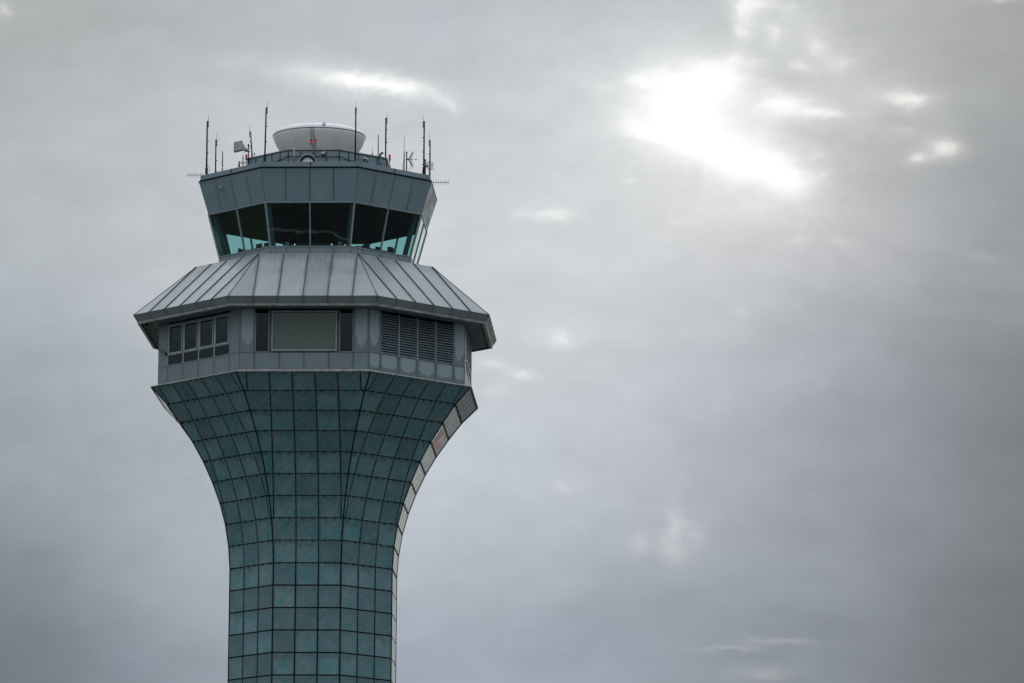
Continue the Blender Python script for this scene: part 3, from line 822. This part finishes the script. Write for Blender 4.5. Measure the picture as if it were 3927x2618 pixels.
# cameras / floodlights on the enclosure
def wall_camera(label, x, y, z, arm=False, name='floodlight', cat='floodlight', rz=0.0):
    t = thing(name, label, cat, x, y, z, rz)
    m_ = MB(); m_.box((-.10, -.12, 0), (.22, .26, .12), tilt=Matrix.Rotation(R(14), 3, 'X')); m_.build('housing', M['white'], t)
    m_ = MB(); m_.box((-.10, -.10, -.09), (.23, .22, .05)); m_.build('lamp_face', M['black'], t)
    m_ = MB()
    if arm: m_.tube([(.02, -.04, .18), (.06, -.07, .02), (.12, -.05, -.20), (.12, 0.02, -.38)], .030, 7)
    else: m_.box((-.0, .03, -.05), (.14, .16, .06))
    m_.build('arm', M['buff'] if arm else M['steel'], t)
wall_camera('white floodlight on a curved arm under the radome, right of the twin red lights', .75, -4.70, 79.02, True)
wall_camera('small white floodlight on the slanting right side of the enclosure', 3.44, -3.12, 78.95, False, rz=R(45))
t = thing('security_camera', 'dark hooded camera on a grey pipe beside the blue-grey pole', 'camera', 4.40, -2.22, 78.2)
m_ = MB(); m_.tube([(0, -.05, 0), (0, -.05, 1.10)], .052, 8); m_.box((0, -.05, .02), (.13, .13, .14)); m_.build('pipe', M['steel'], t)
m_ = MB(); m_.tube([(-.04, -.05, 1.10), (-.03, -.05, 1.26), (.06, -.08, 1.34), (.16, -.12, 1.30)], [.07, .085, .10, .07], 10); m_.build('hood', M['post'], t)
t = thing('security_camera', 'small square camera box on the left upper wall panel', 'camera', -6.27, -4.75, 76.59, R(-45))
m_ = MB(); m_.box((0, -.05, 0), (.20, .14, .20), tilt=Matrix.Rotation(R(-16), 3, 'X')); m_.build('housing', M['lightg'], t)
m_ = MB(); m_.box((0, -.13, -.02), (.12, .05, .12), tilt=Matrix.Rotation(R(-16), 3, 'X')); m_.build('lens', M['black'], t)

# small grid dishes
def grid_dish(label, x, y, z, h, rz, side=1, w=.42, hh=.50, off=.17):
    t = thing('grid_dish', label, 'antenna', x, y, z, rz, 'small grid dishes on the right roof edge')
    m_ = MB(); m_.tube([(0, 0, 0), (0, 0, h)], .040, 8); m_.tube([(0, 0, h - .03), (0, 0, h + .04)], .055, 8); m_.build('pole', M['black'], t)
    zc = h - .48
    m_ = MB(); m_.box((off * .5, 0, zc), (off, .07, .09)); m_.build('clamp', M['black'], t)
    g = MB()
    def S(v, w_): return (off + .22 * (v * v + w_ * w_ * .8), w_ * w, zc + v * hh)
    for i in range(-7, 8):
        wv = i / 7
        if abs(wv) > 1: continue
        lim = 1 - .25 * abs(wv) ** 3
        for lo_, hi_ in ((.10, lim), (-lim, -.10)) if abs(i) > 1 else ((-lim, lim),):
            g.tube([S(lo_ + (hi_ - lo_) * q / 6, wv) for q in range(7)], .006, 4, False)
    for v in (-1, -.66, -.33, -.1, .1, .33, .66, 1):
        lw = 1 - .25 * abs(v) ** 3
        g.tube([S(v, lw * (q / 5 - 1)) for q in range(11)], .011 if abs(v) in (1, .1) else .006, 4, False)
    g.build('reflector', M['steel'], t)
    f_ = MB(); f_.tube([(off, 0, zc), (off + .52, 0, zc)], .011, 6); f_.tube([(off + .42, 0, zc), (off + .54, 0, zc)], .028, 6); f_.build('feed', M['black'], t)
    c_ = MB(); c_.tube([(off * .5, 0, zc - .03), (off + .14, -.02, zc - .25), (off + .1, 0, zc - .6), (.1, 0, .15), (.02, 0, .02)], .012, 5)
    c_.tube([(0, -.05, zc + .02), (-.22, -.05, zc - .15), (-.30, -.05, zc - .4), (-.24, -.04, .08)], .012, 5); c_.build('cable', M['black'], t)
grid_dish('small grid dish seen from its edge, its feed rod pointing right', 6.32, -4.42, Z0, 1.64, R(8))
grid_dish('small grid dish seen broadside behind the right corner masts', 7.52, -3.14, Z0, 1.38, R(-48), w=.30, hh=.27, off=.30)

# yagi aerials
def yagi(label, x, y, z, dx, es, l, fin):
    t = thing('yagi_antenna', label, 'antenna', x, y, z, 0, 'yagi antennas off the roof corners')
    m_ = MB(); m_.tube([(0, 0, 0), (dx, 0, 0)], .016, 6); m_.build('boom', M['black'], t)
    for i, e in enumerate(es):
        m_ = MB(); ll = l * fin[i]; m_.tube([(e, 0, -ll), (e, 0, ll)], .013, 5); m_.box((e, 0, 0), (.05, .04, .06)); m_.build('element', M['steel'], t)
yagi('yagi antenna pointing left off the left roof corner', -7.72, -3.0, 77.87, -1.06, [-.15, -.33, -.50, -.67, -.845, -1.015, -.0], .155, [1.12, 1, 1, 1, 1, 1, 1.2])
yagi('yagi antenna pointing right off the right roof corner', 7.90, -2.7, 77.385, 1.21, [.165, .34, .505, .665, .83, .995, 1.165], .165, [1.3, 1.15, 1, 1, 1, 1, 1])

# ------------------------------------------------------------------ inside the cab
seat = 71.25
def console(k, label):
    t = thing('control_console', label, 'desk', 0, 0, seat, 0, 'control desks round the inside of the cab')
    n, tt = fdir(k); t.location = W(n[0] * 5.55, n[1] * 5.55, seat); t.rotation_euler = (0, 0, TH + R(45 * k))
    m_ = MB(); m_.box((0, 0, .48), (3.6, .75, .96)); m_.build('cabinet', M['dark'], t)
    m_ = MB(); m_.box((0, .02, 1.0), (3.8, .9, .06)); m_.build('desktop', M['black'], t)
    m_ = MB(); m_.box((0, -.22, 1.12), (3.2, .25, .18), tilt=Matrix.Rotation(R(-20), 3, 'X')); m_.build('instrument_shelf', M['black'], t)
lab = ['front', 'right front', 'right', 'right rear', 'rear', 'left rear', 'left', 'left front']
for k in range(8): console(k, 'dark control desk behind the %s windows of the cab' % lab[k])
def monitor(k, u, h, w, a_, label):
    t = thing('monitor', label, 'monitor', 0, 0, 0, 0, 'monitors on the cab desks')
    n, tt = fdir(k); t.location = W(n[0] * a_ + tt[0] * u, n[1] * a_ + tt[1] * u, seat + 1.031); t.rotation_euler = (0, 0, TH + R(45 * k) + random.uniform(-.25, .25))
    m_ = MB(); m_.box((0, 0, .05), (.12, .12, .10)); m_.box((0, 0, .01), (.26, .2, .02)); m_.build('stand', M['black'], t)
    m_ = MB(); m_.box((0, .02, .10 + h / 2), (w, .07, h)); m_.build('screen', M['black'], t)
for k, u, h, w, a_, s in ((7, -1.3, .30, .5, 5.7, 'first from the left behind the left front glass'), (7, .5, .42, .55, 5.7, 'in the middle of the left front glass'),
        (7, 1.5, .36, .75, 5.75, 'tall one at the right end of the left front glass'), (1, -.6, .28, .6, 5.7, 'low one behind the right front glass'),
        (1, .55, .34, .5, 5.7, 'behind the right half of the right front glass'), (1, 1.7, .5, .4, 5.6, 'narrow one at the far right corner of the cab'),
        (6, 1.2, .7, .7, 5.3, 'large one by the left side glass'), (5, .3, .9, .8, 5.3, 'tall one by the left rear glass'),
        (2, -1.2, .7, .7, 5.3, 'by the right side glass'), (3, -.4, .9, .7, 5.3, 'tall one by the right rear glass')):
    monitor(k, u, h, w, a_, 'dark monitor in the cab, ' + s)
for x, y, lb in ((-1.62, -5.9, 'buff storage box at the left end of the front desk'), (1.95, -5.9, 'buff storage box at the right end of the front desk')):
    t = thing('storage_box', lb, 'box', x, y, seat + 1.031)
    m_ = MB(); m_.box((0, 0, .15), (.26, .2, .30)); m_.build('body', M['buff'], t)
    m_ = MB(); m_.box((0, 0, .32), (.29, .23, .03)); m_.build('lid', M['buff'], t)
for x, lb in ((-1.10, 'tiny lit desk lamp left of centre on the front desk'), (1.42, 'tiny lit desk lamp right of centre on the front desk')):
    t = thing('desk_lamp', lb, 'lamp', x, -6.05, seat + 1.031)
    m_ = MB(); m_.tube([(0, 0, 0), (0, 0, .10)], .02, 6); m_.build('stem', M['black'], t)
    m_ = MB(); m_.box((0, 0, .14), (.06, .05, .07)); m_.build('bulb', M['lamp'], t)

# ------------------------------------------------------------------ ground
def sheet(name, pts, z, mat, label=None):
    m_ = MB(); m_.face([(x, y, z) for x, y in pts]); o = m_.build(name, mat); o['kind'] = 'structure'; return o
def ground_mat(name, c1, c2, sc_, rough=0.9):
    m, nt = new_mat(name)
    tc = N(nt, 'ShaderNodeTexCoord').outputs['Object']
    n = noise(nt, tc, sc_, 8, 0.6); n2 = noise(nt, tc, sc_ * 40, 4, 0.7)
    c = mixc(nt, maprange(nt, n, 0.35, 0.65), c1, c2)
    c = mixc(nt, 1.0, c, maprange(nt, n2, 0.2, 0.8, 0.8, 1.15), 'MULTIPLY')
    out(nt, bsdf(nt, c, rough, 0, 0.2)); return m
S = 9000
sheet('ground', [(-S, -S), (S, -S), (S, S), (-S, S)], 0, ground_mat('dry_airfield_grass', (.045, .058, .036), (.075, .082, .052), .01))
sheet('apron', [(-320, -330), (420, -330), (380, 60), (-260, 90)], .004, ground_mat('apron_asphalt', (.11, .113, .115), (.155, .155, .152), .02))
m_ = MB(); pl = []
for i in range(41):
    t = i / 40; x = -420 + 840 * t; y = -215 + 60 * math.sin(t * 5.2) + 30 * math.sin(t * 11); pl.append((x, y))
for (xa, ya), (xb, yb) in zip(pl[:-1], pl[1:]): m_.face([(xa, ya - 9, .008), (xb, yb - 9, .008), (xb, yb + 9, .008), (xa, ya + 9, .008)])
o = m_.build('road', ground_mat('pale_concrete', (.38, .38, .37), (.46, .46, .44), .05)); o['kind'] = 'structure'
# added, unseen: dark sheets that darken the cab glass reflection, pale strip patterning it
sheet('dark_reflection_sheet', [(-70, -262), (-8, -262), (-8, -205), (-70, -205)], .012, ground_mat('dark_reflection_ground', (.035, .036, .038), (.05, .05, .052), .3))
sheet('dark_reflection_sheet', [(300, -115), (418, -110), (400, 5), (300, 0)], .012, bpy.data.materials['dark_reflection_ground'])  # second unseen sheet, added to darken what the right panes reflect
m_ = MB(); pl = []
for i in range(141):
    t = i / 140; x = -52 + 28 * t; y = -233.5 + 7.5 * t + 1.6 * math.sin(t * 9) + .5 * math.sin(t * 31); pl.append((x, y, .30 + 1.5 * max(0, math.sin(t * 8.3 + 1.2)) ** 3 + random.uniform(-.2, .45)))
for (xa, ya, wa), (xb, yb, wb) in zip(pl[:-1], pl[1:]): m_.face([(xa, ya - .5, .016), (xb, yb - .5, .016), (xb, yb + wb, .016), (xa, ya + wa, .016)])
o = m_.build('pale_reflection_strip', ground_mat('pale_reflection_ground', (.17, .18, .18), (.34, .35, .34), .9)); o['kind'] = 'structure'  # unseen wavy strip, added as a pale line for the front panes to reflect
m_ = MB(); oprof(m_, [(7.6, .0), (7.6, .35), (5.2, .35)]); m_.build('plinth', M['ledge'], tower)

# ------------------------------------------------------------------ sky: overcast with thin bright breaks, laid out by compass direction and height
w = bpy.data.worlds.new('World'); sc.world = w; w.use_nodes = True
nt = w.node_tree; nt.nodes.clear()
gen = N(nt, 'ShaderNodeTexCoord').outputs['Generated']
nv = nt.nodes.new('ShaderNodeVectorMath'); nv.operation = 'NORMALIZE'; L(nt, gen, nv.inputs[0])
sx = N(nt, 'ShaderNodeSeparateXYZ'); L(nt, nv.outputs[0], sx.inputs[0])
az = math_(nt, 'MULTIPLY', math_(nt, 'ARCTAN2', sx.outputs[0], sx.outputs[1]), 57.29578)
el = math_(nt, 'MULTIPLY', math_(nt, 'ARCSINE', sx.outputs[2]), 57.29578)
cv = N(nt, 'ShaderNodeCombineXYZ'); L(nt, az, cv.inputs[0]); L(nt, el, cv.inputs[1])
# domain warp so that nothing has a smooth outline
def warp(vec, scale, amt, stretch=(1, 1.6, 1), seed=0.0):
    n = nt.nodes.new('ShaderNodeTexNoise'); L(nt, mapping(nt, vec, stretch, loc=(seed, seed, 0)), n.inputs['Vector'])
    n.inputs['Scale'].default_value = scale; n.inputs['Detail'].default_value = 3; n.inputs['Roughness'].default_value = .5
    a_ = nt.nodes.new('ShaderNodeVectorMath'); a_.operation = 'SUBTRACT'; L(nt, n.outputs['Color'], a_.inputs[0]); a_.inputs[1].default_value = (.5, .5, .5)
    b_ = nt.nodes.new('ShaderNodeVectorMath'); b_.operation = 'MULTIPLY'; L(nt, a_.outputs[0], b_.inputs[0]); b_.inputs[1].default_value = (amt, amt * .6, 0)
    c_ = nt.nodes.new('ShaderNodeVectorMath'); c_.operation = 'ADD'; L(nt, vec, c_.inputs[0]); L(nt, b_.outputs[0], c_.inputs[1])
    return c_.outputs[0]
wv = warp(cv.outputs[0], 1.6, .20)
wv = warp(wv, 5.5, .17, seed=3.1)
wv = warp(wv, 15.0, .055, seed=7.7)
wide2 = warp(cv.outputs[0], .8, .5, seed=5.0)
wide = warp(cv.outputs[0], .35, 1.6, seed=9.0)
sw = N(nt, 'ShaderNodeSeparateXYZ'); L(nt, wide, sw.inputs[0])
def lin(c): return tuple(((x / 255) / 12.92 if x <= 10 else ((x / 255 + .055) / 1.055) ** 2.4) for x in c)
BACK = 0.62
def row(cols, azs=(-3.4, -1.2, 0.9, 3.1, 5.3, 7.5)):
    r_ = nt.nodes.new('ShaderNodeValToRGB'); cr = r_.color_ramp; cr.interpolation = 'CARDINAL'
    pts = [(a_, lin(c)) for a_, c in zip(azs, cols)]
    lft, rgt = pts[0][1], pts[-1][1]; bk = tuple(BACK * x for x in lin((196, 200, 206)))
    pts = [(-180, bk), (-110, bk), (-40, lft), (-9, lft)] + pts + [(10.2, tuple(.9 * x for x in rgt)), (16, tuple(.95 * x for x in rgt)), (45, lft), (110, bk), (180, bk)]
    cr.elements[0].position = 0; cr.elements[1].position = 1
    cr.elements[0].color = (*pts[0][1], 1); cr.elements[1].color = (*pts[-1][1], 1)
    for a_, c in pts[1:-1]: cr.elements.new((a_ + 180) / 360).color = (*c, 1)
    L(nt, math_(nt, 'DIVIDE', math_(nt, 'ADD', sw.outputs[0], 180), 360), r_.inputs[0])
    return r_.outputs[0]
rows = [
    (6.44, row([(106, 118, 128), (146, 154, 165), (160, 169, 181), (150, 158, 170), (137, 143, 152), (106, 113, 116)])),
    (8.83, row([(148, 157, 166), (175, 182, 190), (192, 198, 206), (186, 191, 200), (159, 164, 175), (120, 125, 129)])),
    (11.2, row([(178, 184, 189), (193, 197, 202), (201, 205, 210), (207, 209, 212), (189, 190, 194), (149, 152, 155)])),
    (13.6, row([(172, 174, 175), (181, 185, 188), (186, 191, 197), (188, 193, 198), (186, 188, 190), (162, 163, 165)])),
]
cur = rows[0][1]
for (e0, _), (e1, c1) in zip(rows[:-1], rows[1:]):
    cur = mixc(nt, maprange(nt, sw.outputs[1], e0, e1), cur, c1)
cur = mixc(nt, maprange(nt, el, 14.5, 40), cur, tuple(1.7 * x for x in lin((188, 193, 201))))
cur = mixc(nt, maprange(nt, el, 6.2, 1.0), cur, lin((150, 157, 165)))
# soft mottling of the cloud deck
mot = noise(nt, mapping(nt, wide, (.35, .9, 1)), 1.0, 4, .5)
mot2 = noise(nt, mapping(nt, wv, (.95, 1.9, 1)), 1.0, 4, .55)
mot3 = noise(nt, mapping(nt, wv, (2.2, 3.4, 1), loc=(4, 2, 0)), 1.0, 5, .6)
mo = math_(nt, 'ADD', math_(nt, 'MULTIPLY', math_(nt, 'SUBTRACT', mot, .5), .20), math_(nt, 'MULTIPLY', math_(nt, 'SUBTRACT', mot2, .5), .20))
mo = math_(nt, 'ADD', mo, math_(nt, 'MULTIPLY', math_(nt, 'SUBTRACT', mot3, .5), .15))
cur = mixc(nt, 1.0, cur, math_(nt, 'ADD', 1.0, mo), 'MULTIPLY')
blobs = [(3.97, 12.682, 0.457, 0.229, 0, 1.0, 0),
         (4.187, 12.811, 0.265, 0.144, 0, 0.5, 0),
         (3.417, 12.735, 0.132, 0.067, 10, 0.3, 0),
         (4.427, 12.97, 0.12, 0.108, 0, 0.28, 0),
         (4.644, 12.951, 0.096, 0.06, 0, 0.14, 0),
         (3.923, 12.412, 0.409, 0.265, 0, 1.0, 0),
         (3.539, 12.236, 0.289, 0.12, 18, 0.8, 0),
         (4.163, 12.06, 0.481, 0.192, 14, 1.0, 0),
         (4.595, 11.895, 0.457, 0.18, 18, 1.0, 0),
         (4.955, 11.73, 0.241, 0.144, 15, 0.8, 0),
         (5.122, 11.542, 0.096, 0.096, 0, 0.12, 0),
         (4.956, 12.499, 0.241, 0.115, 4, 0.55, 0),
         (5.316, 12.409, 0.265, 0.058, 4, 0.4, 0),
         (4.764, 12.481, 0.144, 0.144, 0, 0.1, 0),
         (4.548, 13.49, 0.12, 0.18, 0, 0.45, 0),
         (4.512, 13.256, 0.063, 0.096, 0, 0.25, 0),
         (4.668, 13.559, 0.192, 0.084, 0, 0.3, 0),
         (4.837, 13.243, 0.156, 0.096, 35, 0.2, 0),
         (5.161, 12.902, 0.12, 0.048, 10, 0.2, 0),
         (5.342, 13.088, 0.144, 0.144, 30, 0.17, 0),
         (5.557, 12.923, 0.168, 0.096, 0, 0.15, 0),
         (5.078, 13.324, 0.457, 0.289, 10, 0.08, 0),
         (5.006, 13.488, 0.144, 0.072, 0, 0.1, 0),
         (6.287, 12.555, 0.229, 0.067, 4, 0.36, 1),
         (6.346, 12.472, 0.12, 0.06, 0, 0.1, 1),
         (6.69, 12.012, 0.164, 0.087, 3, 0.42, 1),
         (6.391, 11.928, 0.12, 0.058, -8, 0.26, 1),
         (6.273, 12.203, 0.265, 0.06, 5, 0.07, 0),
         (2.474, 11.339, 0.216, 0.058, 3, 0.34, 0),
         (2.15, 11.337, 0.096, 0.034, 0, 0.08, 0),
         (3.805, 11.243, 0.096, 0.053, 0, 0.08, 0),
         (5.562, 11.047, 0.216, 0.058, 6, 0.07, 0),
         (5.109, 11.084, 0.101, 0.053, 0, 0.07, 0),
         (3.324, 11.688, 0.082, 0.043, -15, 0.08, 0),
         (3.032, 12.692, 0.168, 0.038, 5, 0.1, 0),
         (4.511, 10.333, 0.106, 0.082, 0, 0.045, 0),
         (5.35, 11.771, 0.091, 0.067, 0, 0.14, 0),
         (5.29, 11.963, 0.096, 0.048, 0, 0.08, 0),
         (4.499, 11.078, 0.058, 0.034, 0, 0.05, 0),
         (2.53, 10.058, 0.132, 0.087, 0, 0.09, 0),
         (7.098, 10.896, 0.265, 0.077, 8, 0.04, 0),
         (4.956, 12.785, 0.433, 0.072, 5, -0.05, 0),
         (5.243, 12.175, 0.577, 0.087, 10, -0.05, 0),
         (4.235, 12.177, 1.155, 0.722, 14, 0.18, 1),
         (4.595, 11.402, 0.818, 0.241, 5, 0.09, 1),
         (4.163, 12.412, 2.165, 1.563, 0, 0.06, 0),
         (5.844, 12.593, 0.842, 0.361, 12, 0.05, 0),
         (7.288, 13.56, 0.265, 0.034, 0, 0.1, 0),
         (2.602, 10.025, 0.106, 0.069, 20, 0.13, 0),
         (1.896, 9.762, 0.211, 0.058, 6, 0.13, 1),
         (2.18, 9.656, 0.122, 0.048, 5, 0.22, 1),
         (1.95, 9.504, 0.344, 0.132, 0, 0.05, 1),
         (3.799, 8.093, 0.116, 0.225, 4, 0.1, 1),
         (3.448, 7.911, 0.132, 0.137, 0, 0.06, 1),
         (3.787, 7.809, 0.159, 0.159, 0, 0.07, 1),
         (4.021, 7.991, 0.119, 0.185, 10, 0.05, 1),
         (2.611, 8.501, 0.159, 0.079, 10, 0.05, 0),
         (4.36, 6.806, 0.396, 0.032, 0, 0.05, 0),
         (4.878, 6.871, 0.423, 0.037, 0, 0.045, 0),
         (4.748, 6.55, 0.291, 0.079, 0, 0.05, 1),
         (2.523, 10.051, 0.687, 0.159, 0, 0.03, 0),
         (0.495, 12.717, 0.428, 0.077, 7, 0.95, 0),
         (0.856, 12.666, 0.18, 0.068, 6, 0.35, 0),
         (0.201, 12.768, 0.18, 0.059, 0, 0.12, 0),
         (1.218, 12.593, 0.18, 0.072, 30, 0.12, 0),
         (1.422, 12.474, 0.135, 0.059, 38, 0.16, 1),
         (-0.161, 12.806, 0.383, 0.101, 0, 0.07, 0),
         (0.404, 12.715, 0.744, 0.225, 5, 0.09, 0),
         (-3.412, 13.371, 0.09, 0.101, 0, 0.14, 1),
         (-0.838, 12.883, 0.586, 0.135, 8, 0.03, 0),
         (-0.717, 12.358, 1.804, 0.361, 0, 0.035, 0)]
tints = ((1.0, 1.0, .98), (1.0, .95, .88))
acc = None
for a_, e_, rx, ry, rot, s_, ti in blobs:
    # ellipse of softness rx, ry (degrees), long axis dipping rot degrees to the right
    d = nt.nodes.new('ShaderNodeVectorMath'); d.operation = 'SUBTRACT'
    L(nt, wv if rx < 1.0 else wide2, d.inputs[0]); d.inputs[1].default_value = (a_, e_, 0)
    c_, sn = math.cos(R(rot)), math.sin(R(rot))
    v1 = nt.nodes.new('ShaderNodeVectorMath'); v1.operation = 'DOT_PRODUCT'; L(nt, d.outputs[0], v1.inputs[0]); v1.inputs[1].default_value = (c_ / rx, -sn / rx, 0)
    v2 = nt.nodes.new('ShaderNodeVectorMath'); v2.operation = 'DOT_PRODUCT'; L(nt, d.outputs[0], v2.inputs[0]); v2.inputs[1].default_value = (sn / ry, c_ / ry, 0)
    q = math_(nt, 'ADD', math_(nt, 'MULTIPLY', v1.outputs['Value'], v1.outputs['Value']), math_(nt, 'MULTIPLY', v2.outputs['Value'], v2.outputs['Value']))
    q1 = math_(nt, 'ADD', 1.0, math_(nt, 'MULTIPLY', q, .55))
    g = math_(nt, 'DIVIDE', s_, math_(nt, 'MULTIPLY', q1, math_(nt, 'MULTIPLY', q1, q1)))
    col = nt.nodes.new('ShaderNodeVectorMath'); col.operation = 'SCALE'; col.inputs[0].default_value = tints[ti]; L(nt, g, col.inputs['Scale'])
    if acc is None: acc = col.outputs[0]
    else:
        ad = nt.nodes.new('ShaderNodeVectorMath'); ad.operation = 'ADD'; L(nt, acc, ad.inputs[0]); L(nt, col.outputs[0], ad.inputs[1]); acc = ad.outputs[0]
brk = math_(nt, 'ADD', .25, math_(nt, 'MULTIPLY', noise(nt, mapping(nt, wv, (2.4, 4.2, 1)), 1.0, 5, .65), 1.50))
sc_ = nt.nodes.new('ShaderNodeVectorMath'); sc_.operation = 'SCALE'; L(nt, acc, sc_.inputs[0]); L(nt, brk, sc_.inputs['Scale'])
# thin cloud brightens towards white but never past it
sp3 = N(nt, 'ShaderNodeSeparateXYZ'); L(nt, sc_.outputs[0], sp3.inputs[0])
sh = [math_(nt, 'SUBTRACT', 1.0, math_(nt, 'POWER', 2.71828, math_(nt, 'MULTIPLY', o_, -2.15))) for o_ in sp3.outputs]
cs = N(nt, 'ShaderNodeCombineXYZ')
for i_, q_ in enumerate(sh): L(nt, q_, cs.inputs[i_])
gap = nt.nodes.new('ShaderNodeVectorMath'); gap.operation = 'SUBTRACT'; gap.inputs[0].default_value = (1.10, 1.10, 1.08); L(nt, cur, gap.inputs[1])
ml = nt.nodes.new('ShaderNodeVectorMath'); ml.operation = 'MULTIPLY'; L(nt, gap.outputs[0], ml.inputs[0]); L(nt, cs.outputs[0], ml.inputs[1])
ad = nt.nodes.new('ShaderNodeVectorMath'); ad.operation = 'ADD'; L(nt, cur, ad.inputs[0]); L(nt, ml.outputs[0], ad.inputs[1])
bg = N(nt, 'ShaderNodeBackground'); L(nt, mixc(nt, 1.0, ad.outputs[0], (1.0, 1.012, 1.010), 'MULTIPLY'), bg.inputs[0]); bg.inputs[1].default_value = 1.0
SUN_EL, SUN_AZ = 12.3, 4.1
sky = N(nt, 'ShaderNodeTexSky'); sky.sky_type = 'NISHITA'; sky.sun_disc = False
sky.sun_elevation = R(SUN_EL); sky.sun_rotation = R(SUN_AZ)
bg2 = N(nt, 'ShaderNodeBackground'); L(nt, sky.outputs[0], bg2.inputs[0]); bg2.inputs[1].default_value = 0.05
mx = N(nt, 'ShaderNodeMixShader'); mx.inputs[0].default_value = 0.996
L(nt, bg2.outputs[0], mx.inputs[1]); L(nt, bg.outputs[0], mx.inputs[2])
wo = N(nt, 'ShaderNodeOutputWorld'); L(nt, mx.outputs[0], wo.inputs[0])
try: w.cycles.sampling_method = 'MANUAL'; w.cycles.sample_map_resolution = 1024
except Exception: pass

sl = bpy.data.lights.new('sun', 'SUN'); sl.energy = 0.5; sl.angle = R(60); sl.color = (1, .95, .88)
so_ = bpy.data.objects.new('sun', sl); C.objects.link(so_)
d = Vector((math.sin(R(SUN_AZ)) * math.cos(R(SUN_EL)), math.cos(R(SUN_AZ)) * math.cos(R(SUN_EL)), math.sin(R(SUN_EL))))
so_.rotation_euler = d.to_track_quat('Z', 'Y').to_euler()
so_.location = (200, 200, 120)

# ------------------------------------------------------------------ camera
cam = bpy.data.cameras.new('camera'); co_ = bpy.data.objects.new('camera', cam); C.objects.link(co_)
rt = Vector((0.99927562, -0.03740645, 0.00699919)); up = Vector((-0.01339053, -0.17345609, 0.98475057)); fw = Vector((0.03562198, 0.98413096, 0.17383133))
mt = Matrix((rt, up, -fw)).transposed().to_4x4(); mt.translation = Vector((0, -369.752, 1.7))
co_.matrix_world = mt
cam.sensor_width = 36; cam.lens = 192.47; cam.clip_start = 1; cam.clip_end = 20000
sc.camera = co_
sc.view_settings.view_transform = 'Standard'; sc.view_settings.look = 'None'
sc.view_settings.exposure = 0; sc.view_settings.gamma = 1
sc.cycles.use_adaptive_sampling = True; sc.cycles.adaptive_threshold = 0.015
sc.cycles.max_bounces = 8; sc.cycles.transparent_max_bounces = 16
sc.cycles.use_denoising = True
